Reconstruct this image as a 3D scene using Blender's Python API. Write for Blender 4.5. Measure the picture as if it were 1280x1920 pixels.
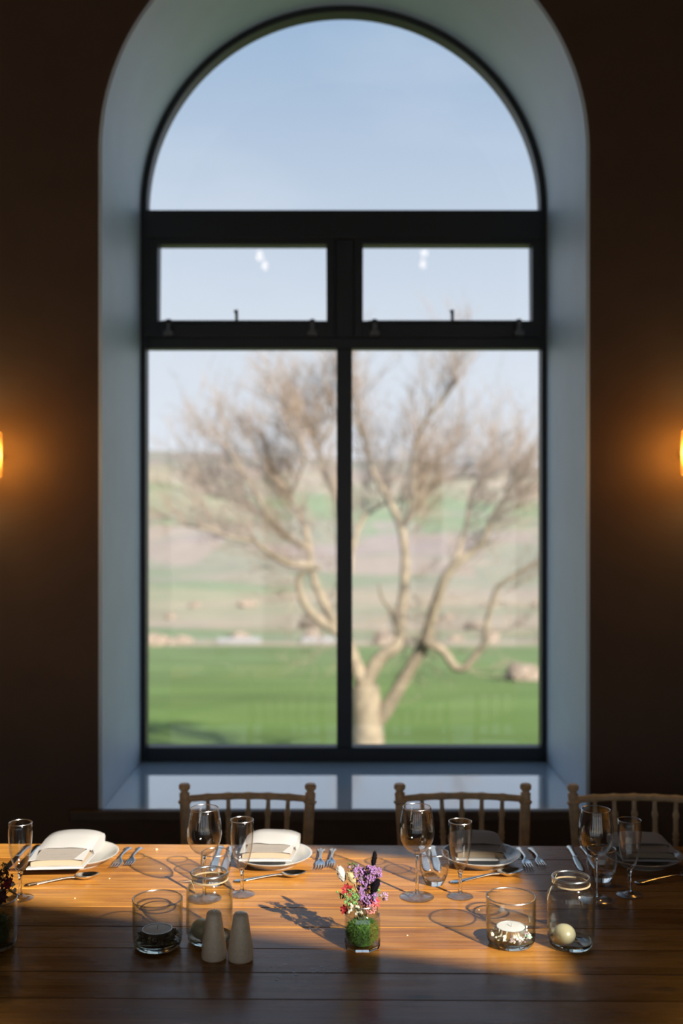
import bpy, bmesh, math, random
import numpy as np
from mathutils import Vector, Matrix, noise as mnoise

for o in list(bpy.data.objects):
    bpy.data.objects.remove(o)
scene = bpy.context.scene
C = scene.collection
R = math.radians
PI = math.pi

# ------------------------------------------------------------------ camera
cam_d = bpy.data.cameras.new('camera')
cam = bpy.data.objects.new('camera', cam_d)
C.objects.link(cam)
cam.location = (0, 0, 1.63)
cam.rotation_euler = (R(90), 0, 0)
cam_d.sensor_fit = 'VERTICAL'
cam_d.sensor_height = 36.0
cam_d.sensor_width = 24.0
cam_d.lens = 37.5
cam_d.clip_start = 0.05
cam_d.clip_end = 9000
cam_d.dof.use_dof = True
cam_d.dof.focus_distance = 2.28
cam_d.dof.aperture_fstop = 2.0
scene.camera = cam

# ------------------------------------------------------------------ world, sun, exposure
SUN_EL = R(29.0)
SUN_AZ = R(37.0)          # to the right of straight behind the camera
to_sun = Vector((math.sin(SUN_AZ) * math.cos(SUN_EL), -math.cos(SUN_AZ) * math.cos(SUN_EL), math.sin(SUN_EL)))
sun_d = bpy.data.lights.new('sun', 'SUN')
sun_d.energy = 15.0
sun_d.color = (1.0, 0.93, 0.83)
sun_d.angle = R(0.55)
sun = bpy.data.objects.new('sun', sun_d)
C.objects.link(sun)
sun.location = to_sun * 40
sun.rotation_euler = to_sun.to_track_quat('Z', 'Y').to_euler()

world = bpy.data.worlds.new('World')
scene.world = world
world.use_nodes = True
wt = world.node_tree
wt.nodes.clear()
w_out = wt.nodes.new('ShaderNodeOutputWorld')
w_bg = wt.nodes.new('ShaderNodeBackground')
w_co = wt.nodes.new('ShaderNodeTexCoord')
w_sep = wt.nodes.new('ShaderNodeSeparateXYZ')
w_ramp = wt.nodes.new('ShaderNodeValToRGB')
w_map = wt.nodes.new('ShaderNodeMapping')
w_noise = wt.nodes.new('ShaderNodeTexNoise')
w_mr = wt.nodes.new('ShaderNodeMapRange')
w_mix = wt.nodes.new('ShaderNodeMix')
w_mix.data_type = 'RGBA'
wt.links.new(w_co.outputs['Generated'], w_sep.inputs[0])
wt.links.new(w_sep.outputs['Z'], w_ramp.inputs['Fac'])
wt.links.new(w_co.outputs['Generated'], w_map.inputs['Vector'])
w_map.inputs['Scale'].default_value = (1.2, 1.2, 4.0)
wt.links.new(w_map.outputs[0], w_noise.inputs['Vector'])
w_noise.inputs['Scale'].default_value = 2.6
w_noise.inputs['Detail'].default_value = 5
wt.links.new(w_noise.outputs['Fac'], w_mr.inputs['Value'])
w_mr.inputs['From Min'].default_value = 0.48
w_mr.inputs['From Max'].default_value = 0.85
w_mr.inputs['To Max'].default_value = 0.45
wt.links.new(w_mr.outputs[0], w_mix.inputs['Factor'])
wt.links.new(w_ramp.outputs[0], w_mix.inputs['A'])
w_mix.inputs['B'].default_value = (0.72, 0.78, 0.86, 1)
wt.links.new(w_mix.outputs['Result'], w_bg.inputs['Color'])
w_bg.inputs['Strength'].default_value = 1.18
wt.links.new(w_bg.outputs[0], w_out.inputs[0])
cr = w_ramp.color_ramp
cr.elements[0].position = 0.0
cr.elements[0].color = (0.73, 0.765, 0.835, 1)
cr.elements[1].position = 1.0
cr.elements[1].color = (0.11, 0.22, 0.44, 1)
for p, c in ((0.06, (0.72, 0.76, 0.83)), (0.15, (0.66, 0.72, 0.81)), (0.27, (0.52, 0.61, 0.74)), (0.42, (0.325, 0.455, 0.64))):
    e = cr.elements.new(p)
    e.color = (*c, 1)

vs = scene.view_settings
vs.view_transform = 'Standard'
vs.look = 'None'
vs.exposure = 0.0
vs.gamma = 1.0
vs.use_curve_mapping = False
scene.cycles.use_denoising = True
scene.cycles.transparent_max_bounces = 32
scene.cycles.max_bounces = 12
scene.cycles.sample_clamp_indirect = 4.0


# ------------------------------------------------------------------ helpers
class MB:
    """collects geometry and links it as one mesh object"""
    def __init__(s):
        s.v = []
        s.f = []

    def add(s, vs_, fs_):
        o = len(s.v)
        s.v += [tuple(p) for p in vs_]
        s.f += [tuple(i + o for i in f) for f in fs_]
        return s

    def box(s, a, b):
        (x0, y0, z0), (x1, y1, z1) = a, b
        return s.add([(x0, y0, z0), (x1, y0, z0), (x1, y1, z0), (x0, y1, z0), (x0, y0, z1), (x1, y0, z1), (x1, y1, z1), (x0, y1, z1)],
                     [(3, 2, 1, 0), (4, 5, 6, 7), (0, 1, 5, 4), (1, 2, 6, 5), (2, 3, 7, 6), (3, 0, 4, 7)])

    def prism(s, poly, axis, t0, t1):
        """poly: 2-D outline (convex), swept along axis"""
        n = len(poly)
        def p(q, t):
            a, b = q
            return {'x': (t, a, b), 'y': (a, t, b), 'z': (a, b, t)}[axis]
        vs_ = [p(q, t0) for q in poly] + [p(q, t1) for q in poly]
        fs_ = [tuple(range(n - 1, -1, -1)), tuple(range(n, 2 * n))]
        for i in range(n):
            j = (i + 1) % n
            fs_.append((i, j, n + j, n + i))
        return s.add(vs_, fs_)

    def lathe(s, prof, n=40, cx=0, cy=0, cz=0, closed=False):
        vs_, fs_ = [], []
        m = len(prof)
        for r, z in prof:
            for k in range(n):
                a = 2 * PI * k / n
                vs_.append((cx + max(r, 1e-5) * math.cos(a), cy + max(r, 1e-5) * math.sin(a), cz + z))
        for i in range(m if closed else m - 1):
            i2 = (i + 1) % m
            for k in range(n):
                k2 = (k + 1) % n
                fs_.append((i * n + k, i * n + k2, i2 * n + k2, i2 * n + k))
        return s.add(vs_, fs_)

    def tube(s, pts, rad, n=6, cap=True):
        pts = [Vector(p) for p in pts]
        if not isinstance(rad, (list, tuple)):
            rad = [rad] * len(pts)
        vs_, fs_ = [], []
        ref = None
        for i, p in enumerate(pts):
            t = (pts[min(i + 1, len(pts) - 1)] - pts[max(i - 1, 0)])
            if t.length < 1e-9:
                t = Vector((0, 0, 1))
            t.normalize()
            if ref is None:
                ref = Vector((1, 0, 0)) if abs(t.x) < 0.8 else Vector((0, 1, 0))
            u = (ref - t * ref.dot(t)).normalized()
            ref = u
            w = t.cross(u)
            for k in range(n):
                a = 2 * PI * k / n
                vs_.append(p + (u * math.cos(a) + w * math.sin(a)) * rad[i])
        for i in range(len(pts) - 1):
            for k in range(n):
                k2 = (k + 1) % n
                fs_.append((i * n + k, i * n + k2, (i + 1) * n + k2, (i + 1) * n + k))
        if cap:
            fs_.append(tuple(range(n - 1, -1, -1)))
            m = (len(pts) - 1) * n
            fs_.append(tuple(m + k for k in range(n)))
        return s.add(vs_, fs_)

    def torus(s, Rr, r, z=0, n=40, m=8, cx=0, cy=0):
        prof = [(Rr + r * math.cos(2 * PI * i / m), z + r * math.sin(2 * PI * i / m)) for i in range(m)]
        return s.lathe(prof, n, cx, cy, 0, closed=True)

    def ball(s, c, r, n=8, m=6, rng=None, jit=0.0, sc=(1, 1, 1), rot=None):
        vs_, fs_ = [], []
        for i in range(m + 1):
            th = PI * i / m
            for k in range(n):
                a = 2 * PI * k / n
                q = Vector((math.sin(th) * math.cos(a) * sc[0], math.sin(th) * math.sin(a) * sc[1], math.cos(th) * sc[2])) * r
                if rng and jit and 0 < i < m:
                    q *= 1 + rng.uniform(-jit, jit)
                if rot:
                    q = rot @ q
                vs_.append(q + Vector(c))
        for i in range(m):
            for k in range(n):
                k2 = (k + 1) % n
                fs_.append((i * n + k, (i + 1) * n + k, (i + 1) * n + k2, i * n + k2))
        return s.add(vs_, fs_)

    def build(s, name, mat, parent=None, smooth=False, bevel=0.0, angle=40):
        me = bpy.data.meshes.new(name)
        me.from_pydata(s.v, [], s.f)
        bm = bmesh.new()
        bm.from_mesh(me)
        bmesh.ops.remove_doubles(bm, verts=bm.verts, dist=2e-5)
        bmesh.ops.recalc_face_normals(bm, faces=bm.faces)
        bm.to_mesh(me)
        bm.free()
        if smooth:
            me.shade_smooth()
            try:
                me.set_sharp_from_angle(angle=R(angle))
            except Exception:
                pass
        me.materials.append(mat)
        o = bpy.data.objects.new(name, me)
        C.objects.link(o)
        if parent:
            o.parent = parent
        if bevel:
            b = o.modifiers.new('bevel', 'BEVEL')
            b.width = bevel
            b.segments = 2
            b.limit_method = 'ANGLE'
        return o


def tag(o, label=None, cat=None, group=None, kind=None):
    if label:
        o['label'] = label
    if cat:
        o['category'] = cat
    if group:
        o['group'] = group
    if kind:
        o['kind'] = kind
    return o


def thing(name, label, cat, loc=(0, 0, 0), rz=0.0, group=None):
    o = bpy.data.objects.new(name, None)
    o.empty_display_size = 0.02
    C.objects.link(o)
    o.location = loc
    o.rotation_euler = (0, 0, rz)
    return tag(o, label, cat, group)


def copy_tree(o, parent=None):
    c = o.copy()
    C.objects.link(c)
    c.parent = parent
    for ch in list(o.children):
        copy_tree(ch, c)
    return c


# ------------------------------------------------------------------ materials
def mat(name, col=(0.5, 0.5, 0.5), rough=0.5, metal=0.0, spec=0.5, noise_amt=0.0, noise_scale=20, bump=0.0, bump_scale=60, **kw):
    m = bpy.data.materials.new(name)
    m.use_nodes = True
    nt = m.node_tree
    b = nt.nodes['Principled BSDF']
    b.inputs['Base Color'].default_value = (*col, 1)
    b.inputs['Roughness'].default_value = rough
    b.inputs['Metallic'].default_value = metal
    b.inputs['Specular IOR Level'].default_value = spec
    for k, v in kw.items():
        b.inputs[k.replace('_', ' ')].default_value = v
    if noise_amt or bump:
        tc = nt.nodes.new('ShaderNodeTexCoord')
    if noise_amt:
        n = nt.nodes.new('ShaderNodeTexNoise')
        n.inputs['Scale'].default_value = noise_scale
        n.inputs['Detail'].default_value = 4
        nt.links.new(tc.outputs['Object'], n.inputs['Vector'])
        r = nt.nodes.new('ShaderNodeValToRGB')
        r.color_ramp.elements[0].position = 0.3
        r.color_ramp.elements[1].position = 0.7
        r.color_ramp.elements[0].color = (*[max(0, c * (1 - noise_amt)) for c in col], 1)
        r.color_ramp.elements[1].color = (*[min(1, c * (1 + noise_amt)) for c in col], 1)
        nt.links.new(n.outputs['Fac'], r.inputs['Fac'])
        nt.links.new(r.outputs[0], b.inputs['Base Color'])
    if bump:
        n2 = nt.nodes.new('ShaderNodeTexNoise')
        n2.inputs['Scale'].default_value = bump_scale
        n2.inputs['Detail'].default_value = 4
        nt.links.new(tc.outputs['Object'], n2.inputs['Vector'])
        bp = nt.nodes.new('ShaderNodeBump')
        bp.inputs['Strength'].default_value = bump
        bp.inputs['Distance'].default_value = 0.01
        nt.links.new(n2.outputs['Fac'], bp.inputs['Height'])
        nt.links.new(bp.outputs[0], b.inputs['Normal'])
    return m


def thin_glass(name, tint=(0.985, 0.99, 0.985), edge=(0.62, 0.66, 0.64), rough=0.0, base=0.045, p=3.2, top=0.9):
    """clear thin glass wall: transparent body, mirror-like reflection rising toward grazing angles"""
    m = bpy.data.materials.new(name)
    m.use_nodes = True
    nt = m.node_tree
    nt.nodes.clear()
    out = nt.nodes.new('ShaderNodeOutputMaterial')
    mix = nt.nodes.new('ShaderNodeMixShader')
    tr = nt.nodes.new('ShaderNodeBsdfTransparent')
    gl = nt.nodes.new('ShaderNodeBsdfGlossy')
    gl.inputs['Roughness'].default_value = rough
    lw = nt.nodes.new('ShaderNodeLayerWeight')
    lw.inputs['Blend'].default_value = 0.5
    def math_(op, a, b):
        n = nt.nodes.new('ShaderNodeMath')
        n.operation = op
        for i, q in enumerate((a, b)):
            if isinstance(q, (int, float)):
                n.inputs[i].default_value = q
            else:
                nt.links.new(q, n.inputs[i])
        return n.outputs[0]
    fac = math_('ADD', math_('MULTIPLY', math_('POWER', lw.outputs['Facing'], 3.2), top), base)
    nt.links.new(fac, mix.inputs['Fac'])
    cm = nt.nodes.new('ShaderNodeMix')
    cm.data_type = 'RGBA'
    cm.inputs['A'].default_value = (*tint, 1)
    cm.inputs['B'].default_value = (*edge, 1)
    nt.links.new(math_('POWER', lw.outputs['Facing'], p), cm.inputs['Factor'])
    nt.links.new(cm.outputs['Result'], tr.inputs['Color'])
    nt.links.new(tr.outputs[0], mix.inputs[1])
    nt.links.new(gl.outputs[0], mix.inputs[2])
    nt.links.new(mix.outputs[0], out.inputs[0])
    return m


def solid_glass(name, col=(0.97, 0.99, 0.98), ior=1.48):
    return mat(name, col, 0.0, Transmission_Weight=1.0, IOR=ior)


M = {}
M['pane'] = thin_glass('window_glass', (0.985, 0.99, 0.99), (0.8, 0.84, 0.84), base=0.05)
M['glass'] = thin_glass('clear_glass', (0.992, 0.995, 0.992), (0.80, 0.82, 0.81), rough=0.04, base=0.065, p=4)
M['jar_glass'] = thin_glass('jar_glass', (0.985, 0.99, 0.985), (0.6, 0.66, 0.63), rough=0.05, base=0.10, p=3)
M['lip'] = thin_glass('polished_glass_lip', (0.95, 0.96, 0.955), (0.7, 0.72, 0.71), rough=0.25, base=0.42, p=3)
M['foot'] = thin_glass('clear_glass_foot', (0.97, 0.975, 0.97), (0.6, 0.62, 0.61), rough=0.12, base=0.15, p=3)
M['green_glass'] = thin_glass('pale_green_glass', (0.985, 0.992, 0.985), (0.70, 0.78, 0.72), rough=0.04, base=0.045, p=3)
M['solid_glass'] = solid_glass('solid_clear_glass')
M['solid_green'] = solid_glass('solid_green_glass', (0.86, 0.96, 0.89))
M['wall'] = mat('brown_wall_paint', (0.115, 0.074, 0.052), 0.8, spec=0.25, noise_amt=0.06, noise_scale=6, bump=0.08, bump_scale=90)
M['reveal'] = mat('blue_tinted_reveal_paint', (0.66, 0.80, 0.92), 0.5, noise_amt=0.03, noise_scale=5)  # white paint tinted blue to stand in for cool sky light
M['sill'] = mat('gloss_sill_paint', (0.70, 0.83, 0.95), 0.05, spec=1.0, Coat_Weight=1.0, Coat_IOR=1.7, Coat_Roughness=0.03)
M['nosing'] = mat('dark_wood_nosing', (0.10, 0.065, 0.045), 0.5, noise_amt=0.2, noise_scale=12)
M['frame'] = mat('anthracite_frame', (0.018, 0.022, 0.027), 0.45)
M['steel'] = mat('brushed_steel', (0.16, 0.165, 0.17), 0.4, 1.0)
M['silver'] = mat('polished_cutlery', (0.80, 0.79, 0.76), 0.16, 1.0, noise_amt=0.08, noise_scale=120)
M['ceramic'] = mat('white_ceramic', (0.46, 0.445, 0.41), 0.2, Coat_Weight=0.4)
M['linen'] = mat('white_linen', (0.365, 0.354, 0.34), 0.9, spec=0.15, bump=0.12, bump_scale=500)
M['linen_fold'] = mat('cream_linen', (0.31, 0.245, 0.17), 0.9, spec=0.15, bump=0.12, bump_scale=500)
M['card'] = mat('cream_card', (0.25, 0.222, 0.192), 0.75, noise_amt=0.03, noise_scale=60)
M['ink'] = mat('grey_ink', (0.16, 0.15, 0.15), 0.8)
M['stoneware'] = mat('beige_stoneware', (0.88, 0.74, 0.53), 0.38, noise_amt=0.08, noise_scale=160, Coat_Weight=0.25)
M['hole'] = mat('dark_hole', (0.02, 0.02, 0.02), 0.9)
M['wax'] = mat('white_wax', (0.60, 0.585, 0.565), 0.45, Subsurface_Weight=0.25, Subsurface_Radius=(0.01, 0.008, 0.006), Subsurface_Scale=0.4)
M['foil'] = mat('aluminium_cup', (0.78, 0.77, 0.75), 0.28, 1.0)
M['wick'] = mat('charred_wick', (0.35, 0.32, 0.28), 0.9)
M['ball'] = mat('cream_ball_wax', (0.40, 0.365, 0.235), 0.35, noise_amt=0.1, noise_scale=25, Subsurface_Weight=0.2, Subsurface_Radius=(0.02, 0.015, 0.01), Subsurface_Scale=0.4)
M['twine'] = mat('jute_twine', (0.34, 0.25, 0.14), 0.9, noise_amt=0.25, noise_scale=300)
M['chair'] = mat('limewash_wood', (0.74, 0.52, 0.29), 0.4, noise_amt=0.2, noise_scale=40)
M['cushion'] = mat('ivory_cushion', (0.6, 0.56, 0.48), 0.9)
M['floor'] = mat('dark_floor', (0.10, 0.065, 0.04), 0.5, noise_amt=0.3, noise_scale=3)
M['ceiling'] = mat('cream_ceiling', (0.10, 0.075, 0.055), 0.85, noise_amt=0.05, noise_scale=4)
M['iron'] = mat('black_iron', (0.03, 0.028, 0.025), 0.5, 0.6)
M['brass'] = mat('aged_brass', (0.45, 0.30, 0.12), 0.35, 1.0)


def emit(name, col, s):
    m = bpy.data.materials.new(name)
    m.use_nodes = True
    b = m.node_tree.nodes['Principled BSDF']
    b.inputs['Base Color'].default_value = (*col, 1)
    b.inputs['Emission Color'].default_value = (*col, 1)
    b.inputs['Emission Strength'].default_value = s
    return m


M['bulb'] = emit('warm_bulb', (1.0, 0.62, 0.28), 2.2)
M['pendant_bulb'] = emit('pendant_bulb', (1.0, 0.80, 0.62), 5.0)


def wood_table():
    m = bpy.data.materials.new('oiled_pine')
    m.use_nodes = True
    nt = m.node_tree
    L = nt.links.new
    b = nt.nodes['Principled BSDF']
    tc = nt.nodes.new('ShaderNodeTexCoord')
    oi = nt.nodes.new('ShaderNodeObjectInfo')
    comb = nt.nodes.new('ShaderNodeCombineXYZ')
    mul = nt.nodes.new('ShaderNodeMath'); mul.operation = 'MULTIPLY'; mul.inputs[1].default_value = 37.0
    L(oi.outputs['Random'], mul.inputs[0])
    L(mul.outputs[0], comb.inputs['X']); L(mul.outputs[0], comb.inputs['Z'])
    add = nt.nodes.new('ShaderNodeVectorMath'); add.operation = 'ADD'
    L(tc.outputs['Object'], add.inputs[0]); L(comb.outputs[0], add.inputs[1])
    def mapped(sc):
        mp = nt.nodes.new('ShaderNodeMapping')
        mp.inputs['Scale'].default_value = sc
        L(add.outputs[0], mp.inputs['Vector'])
        return mp.outputs[0]
    def tex(vec, scale, detail=5, dist=0.0, rough=0.55):
        n = nt.nodes.new('ShaderNodeTexNoise')
        n.inputs['Scale'].default_value = scale
        n.inputs['Detail'].default_value = detail
        n.inputs['Distortion'].default_value = dist
        n.inputs['Roughness'].default_value = rough
        L(vec, n.inputs['Vector'])
        return n.outputs['Fac']
    def ramp(fac, stops):
        r = nt.nodes.new('ShaderNodeValToRGB')
        for i, (p, c) in enumerate(stops):
            e = r.color_ramp.elements[i] if i < 2 else r.color_ramp.elements.new(p)
            e.position = p
            e.color = (*c, 1)
        L(fac, r.inputs['Fac'])
        return r.outputs[0]
    def mixc(kind, f, a, c):
        n = nt.nodes.new('ShaderNodeMix'); n.data_type = 'RGBA'; n.blend_type = kind
        if isinstance(f, float): n.inputs['Factor'].default_value = f
        else: L(f, n.inputs['Factor'])
        L(a, n.inputs['A'])
        if isinstance(c, tuple): n.inputs['B'].default_value = (*c, 1)
        else: L(c, n.inputs['B'])
        return n.outputs['Result']
    broad = ramp(tex(mapped((1.5, 9, 9)), 1.0, 4, 0.4), [(0.30, (0.30, 0.122, 0.021)), (0.70, (0.47, 0.218, 0.043))])
    grain = ramp(tex(mapped((3, 95, 95)), 1.0, 6, 1.2), [(0.36, (0.50, 0.40, 0.32)), (0.60, (1.0, 1.0, 1.0))])
    c1 = mixc('MULTIPLY', 0.75, broad, grain)
    stain = ramp(tex(mapped((2.2, 5, 5)), 1.3, 5), [(0.30, (0.66, 0.54, 0.46)), (0.46, (1, 1, 1))])
    c1 = mixc('MULTIPLY', 0.7, c1, stain)
    vo = nt.nodes.new('ShaderNodeTexVoronoi')
    vo.inputs['Scale'].default_value = 1.0
    L(mapped((3.2, 9, 9)), vo.inputs['Vector'])
    knot = ramp(vo.outputs['Distance'], [(0.06, (1, 1, 1)), (0.13, (0, 0, 0))])
    c1 = mixc('MIX', knot, c1, (0.06, 0.022, 0.012))
    hsv = nt.nodes.new('ShaderNodeHueSaturation')
    L(c1, hsv.inputs['Color'])
    mr = nt.nodes.new('ShaderNodeMapRange')
    L(oi.outputs['Random'], mr.inputs['Value'])
    mr.inputs['To Min'].default_value = 0.82
    mr.inputs['To Max'].default_value = 1.15
    L(mr.outputs[0], hsv.inputs['Value'])
    L(hsv.outputs[0], b.inputs['Base Color'])
    rr = nt.nodes.new('ShaderNodeMapRange')
    L(tex(mapped((4, 30, 30)), 1.0, 5), rr.inputs['Value'])
    rr.inputs['From Min'].default_value = 0.3
    rr.inputs['From Max'].default_value = 0.7
    rr.inputs['To Min'].default_value = 0.20
    rr.inputs['To Max'].default_value = 0.34
    L(rr.outputs[0], b.inputs['Roughness'])
    b.inputs['Specular IOR Level'].default_value = 0.36
    bp = nt.nodes.new('ShaderNodeBump')
    bp.inputs['Strength'].default_value = 0.10
    bp.inputs['Distance'].default_value = 0.003
    L(tex(mapped((3, 60, 60)), 1.0, 6, 0.6), bp.inputs['Height'])
    L(bp.outputs[0], b.inputs['Normal'])
    return m


M['table'] = wood_table()

# ------------------------------------------------------------------ the room shell
D1, D2 = 3.5, 4.165          # inner wall face, window plane
XC = 0.0085                  # window centre
HW = 0.805                   # half width of the opening
SILL = 0.655
SPRING = 2.815
XL, XR, YB = -4.4, 4.0, -3.2
TAN = math.tan(R(18))
RL_X, RL_Y, RL_Z = 3.44, -2.045, 3.53      # low corner of the rooflight
ceil_z = lambda x: RL_Z + (RL_X - x) * TAN


def arch_outline(hw, zb, zs, n=40, cx=XC):
    pts = [(cx - hw, zb), (cx + hw, zb)]
    for k in range(n + 1):
        a = PI * k / n
        pts.append((cx + hw * math.cos(a), zs + hw * math.sin(a)))
    return pts                                  # counter-clockwise from bottom left


def wall_with_arch(name, y0, y1, material):
    """wall plate with an arched opening, sloping top"""
    n = 40
    inner = arch_outline(HW, SILL, SPRING, n)
    out = []
    for (x, z) in inner:                       # matching outer point for every opening point
        out.append(None)
    zt = lambda x: ceil_z(x) + 0.02
    m = MB()
    def strip(poly):
        k = len(poly)
        m.add([(x, y0, z) for x, z in poly] + [(x, y1, z) for x, z in poly],
              [tuple(range(k)), tuple(range(2 * k - 1, k - 1, -1))])
    a, b = XC - HW, XC + HW
    strip([(XL, 0), (a, 0), (a, zt(a)), (XL, zt(XL))])
    strip([(b, 0), (XR, 0), (XR, zt(XR)), (b, zt(b))])
    strip([(a, 0), (b, 0), (b, SILL), (a, SILL)])
    arc = inner[2:]
    for i in range(n):
        (xa, za), (xb, zb) = arc[i], arc[i + 1]
        strip([(xb, zb), (xa, za), (xa, zt(xa)), (xb, zt(xb))])
    return tag(m.build(name, material), kind='structure')


wall_with_arch('wall_front', D1, D1 + 0.737, M['wall'])

# reveal lining: jambs and arch soffit
m = MB()
ol = arch_outline(HW, SILL, SPRING, 64)
path = [(XC + HW, SILL)] + ol[2:] + [(XC - HW, SILL)]
path = ol[1:] + [ol[0]]
t = 0.012
vs_, fs_ = [], []
for i, (x, z) in enumerate(path):
    if z <= SPRING + 1e-6:
        nx, nz = (-1 if x > XC else 1), 0
    else:
        dx, dz = XC - x, SPRING - z
        l = math.hypot(dx, dz)
        nx, nz = dx / l, dz / l
    for (yy, q) in ((D1 - 0.002, 0), (D1 + 0.735, 0), (D1 + 0.735, t), (D1 - 0.002, t)):
        vs_.append((x + nx * q, yy, z + nz * q))
for i in range(len(path) - 1):
    for k in range(4):
        k2 = (k + 1) % 4
        fs_.append((i * 4 + k, i * 4 + k2, (i + 1) * 4 + k2, (i + 1) * 4 + k))
fs_.append((0, 1, 2, 3))
fs_.append(tuple(len(vs_) - 4 + k for k in (3, 2, 1, 0)))
m.add(vs_, fs_)
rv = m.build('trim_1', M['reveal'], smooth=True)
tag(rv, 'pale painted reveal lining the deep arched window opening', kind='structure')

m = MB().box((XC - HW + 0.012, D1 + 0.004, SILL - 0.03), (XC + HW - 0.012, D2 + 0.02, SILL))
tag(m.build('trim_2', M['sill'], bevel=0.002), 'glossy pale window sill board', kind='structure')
m = MB().box((XC - HW - 0.09, D1 - 0.03, SILL - 0.034), (XC + HW + 0.09, D1 + 0.003, SILL + 0.001))
tag(m.build('trim_3', M['nosing'], bevel=0.006), 'dark wooden nosing along the front of the window sill', kind='structure')

m = MB().box((XL, YB, -0.1), (XR, D1 + 0.737, 0.0))
tag(m.build('floor', M['floor']), kind='structure')


def wall_poly(name, poly, axis, t0, t1):
    return tag(MB().prism(poly, axis, t0, t1).build(name, M['wall']), kind='structure')


wall_poly('wall_left', [(YB, 0), (D1 + 0.737, 0), (D1 + 0.737, ceil_z(XL)), (YB, ceil_z(XL))], 'x', XL - 0.15, XL)
wall_poly('wall_right', [(YB, 0), (D1 + 0.737, 0), (D1 + 0.737, ceil_z(XR)), (YB, ceil_z(XR))], 'x', XR, XR + 0.15)
# wall behind the camera: unseen row of glazed bays, added to fill the shadows
BT = 2.5
bays = [(-3.9, -2.45), (-2.25, -.8), (-.6, .85), (1.05, 2.5), (2.7, 3.7)]
m = MB()
m.prism([(XL, BT), (XR, BT), (XR, ceil_z(XR)), (XL, ceil_z(XL))], 'y', YB - .15, YB)
m.box((XL, YB - .15, 0), (XR, YB, .12))
edges = [XL] + [q for b_ in bays for q in b_] + [XR]
for i in range(0, len(edges), 2):
    m.box((edges[i], YB - .15, .12), (edges[i + 1], YB, BT))
tag(m.build('wall_back', M['wall']), kind='structure')
for i, (xa, xb) in enumerate(bays):
    w3 = bpy.data.objects.new('window_%d' % (i + 3), None)
    C.objects.link(w3)
    w3.location = ((xa + xb) / 2, YB - .08, .12)
    tag(w3, 'tall glazed bay added behind the viewer to fill the shadows', kind='structure')
    h_ = (xb - xa) / 2
    f_ = MB().box((-h_, -.03, 0), (-h_ + .05, .03, BT - .12)).box((h_ - .05, -.03, 0), (h_, .03, BT - .12)).box((-h_ + .05, -.03, 0), (h_ - .05, .03, .05)).box((-h_ + .05, -.03, BT - .17), (h_ - .05, .03, BT - .12))
    f_.build('frame', M['frame'], w3)
    MB().box((-h_ + .05, -.003, .05), (h_ - .05, .003, BT - .17)).build('pane', M['pane'], w3)

# sloping ceiling with the rooflight opening
ca = math.cos(R(18))
rx1, rx0 = RL_X + .03, RL_X - 1.50 * ca
ry0, ry1 = RL_Y - .005, RL_Y + 0.63
m = MB()
def slab(x0, x1, y0, y1, th=0.05):
    m.add([(x0, y0, ceil_z(x0)), (x1, y0, ceil_z(x1)), (x1, y1, ceil_z(x1)), (x0, y1, ceil_z(x0)),
           (x0, y0, ceil_z(x0) + th), (x1, y0, ceil_z(x1) + th), (x1, y1, ceil_z(x1) + th), (x0, y1, ceil_z(x0) + th)],
          [(0, 1, 2, 3), (7, 6, 5, 4), (0, 4, 5, 1), (1, 5, 6, 2), (2, 6, 7, 3), (3, 7, 4, 0)])
slab(XL - .15, rx0, YB - .15, D1 + .737)
slab(rx1, XR + .15, YB - .15, D1 + .737)
slab(rx0, rx1, YB - .15, ry0)
slab(rx0, rx1, ry1, D1 + .737)
tag(m.build('ceiling', M['ceiling']), kind='structure')
rl = bpy.data.objects.new('window_2', None)
C.objects.link(rl)
tag(rl, 'sloping rooflight in the ceiling', kind='structure')
m = MB()
m.add([(rx0, ry0, ceil_z(rx0) + .035), (rx1, ry0, ceil_z(rx1) + .035), (rx1, ry1, ceil_z(rx1) + .035), (rx0, ry1, ceil_z(rx0) + .035)], [(0, 1, 2, 3)])
m.build('pane', M['pane'], rl)

# ------------------------------------------------------------------ the arched window
win = bpy.data.objects.new('window_1', None)
C.objects.link(win)
win.location = (XC, D2, SILL)
tag(win, 'tall arched window with dark metal frame', kind='structure')
U = D2 / 2000.0
FW = HW - 0.012
def wz(py):                    # heights above the sill on the window plane
    return 1.63 + (960 - py) * U - SILL
zb = 0.0
zs = SPRING - SILL
y0, y1 = 0.0, 0.07
Z = dict(bot=wz(1402), p_top=wz(653), s_bot=wz(602), s_top=wz(459), a_bot=wz(395))
gx = 0.773                     # half width of the glazing
# outer frame: two jambs + bottom rail + arch
m = MB()
for s in (-1, 1):
    xs = sorted((s * gx, s * FW))
    m.box((xs[0], y0, 0), (xs[1], y1, zs))
m.build('jamb', M['frame'], win)
MB().box((-gx, y0, 0.0), (gx, y1, Z['bot'])).build('bottom_rail', M['frame'], win, bevel=0.004)
m = MB()
n = 64
ai, ao = gx - 0.004, FW
vs_, fs_ = [], []
for k in range(n + 1):
    a = PI * k / n
    c_, s_ = math.cos(a), math.sin(a)
    for (r, yy) in ((ai, y0), (ao, y0), (ao, y1), (ai, y1)):
        vs_.append((r * c_, yy, zs + r * s_))
for k in range(n):
    for q in range(4):
        q2 = (q + 1) % 4
        fs_.append((k * 4 + q, k * 4 + q2, (k + 1) * 4 + q2, (k + 1) * 4 + q))
m.add(vs_, fs_)
m.build('arch_frame', M['frame'], win, smooth=True)
MB().box((-gx, y0 - 0.012, wz(448)), (gx, y1, Z['a_bot'])).build('transom', M['frame'], win, bevel=0.004)
MB().box((-gx, y0, Z['p_top']), (gx, y1, wz(632))).build('transom', M['frame'], win, bevel=0.004)
xm0, xm1 = (631 - 644) * U, (660 - 644) * U
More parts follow.
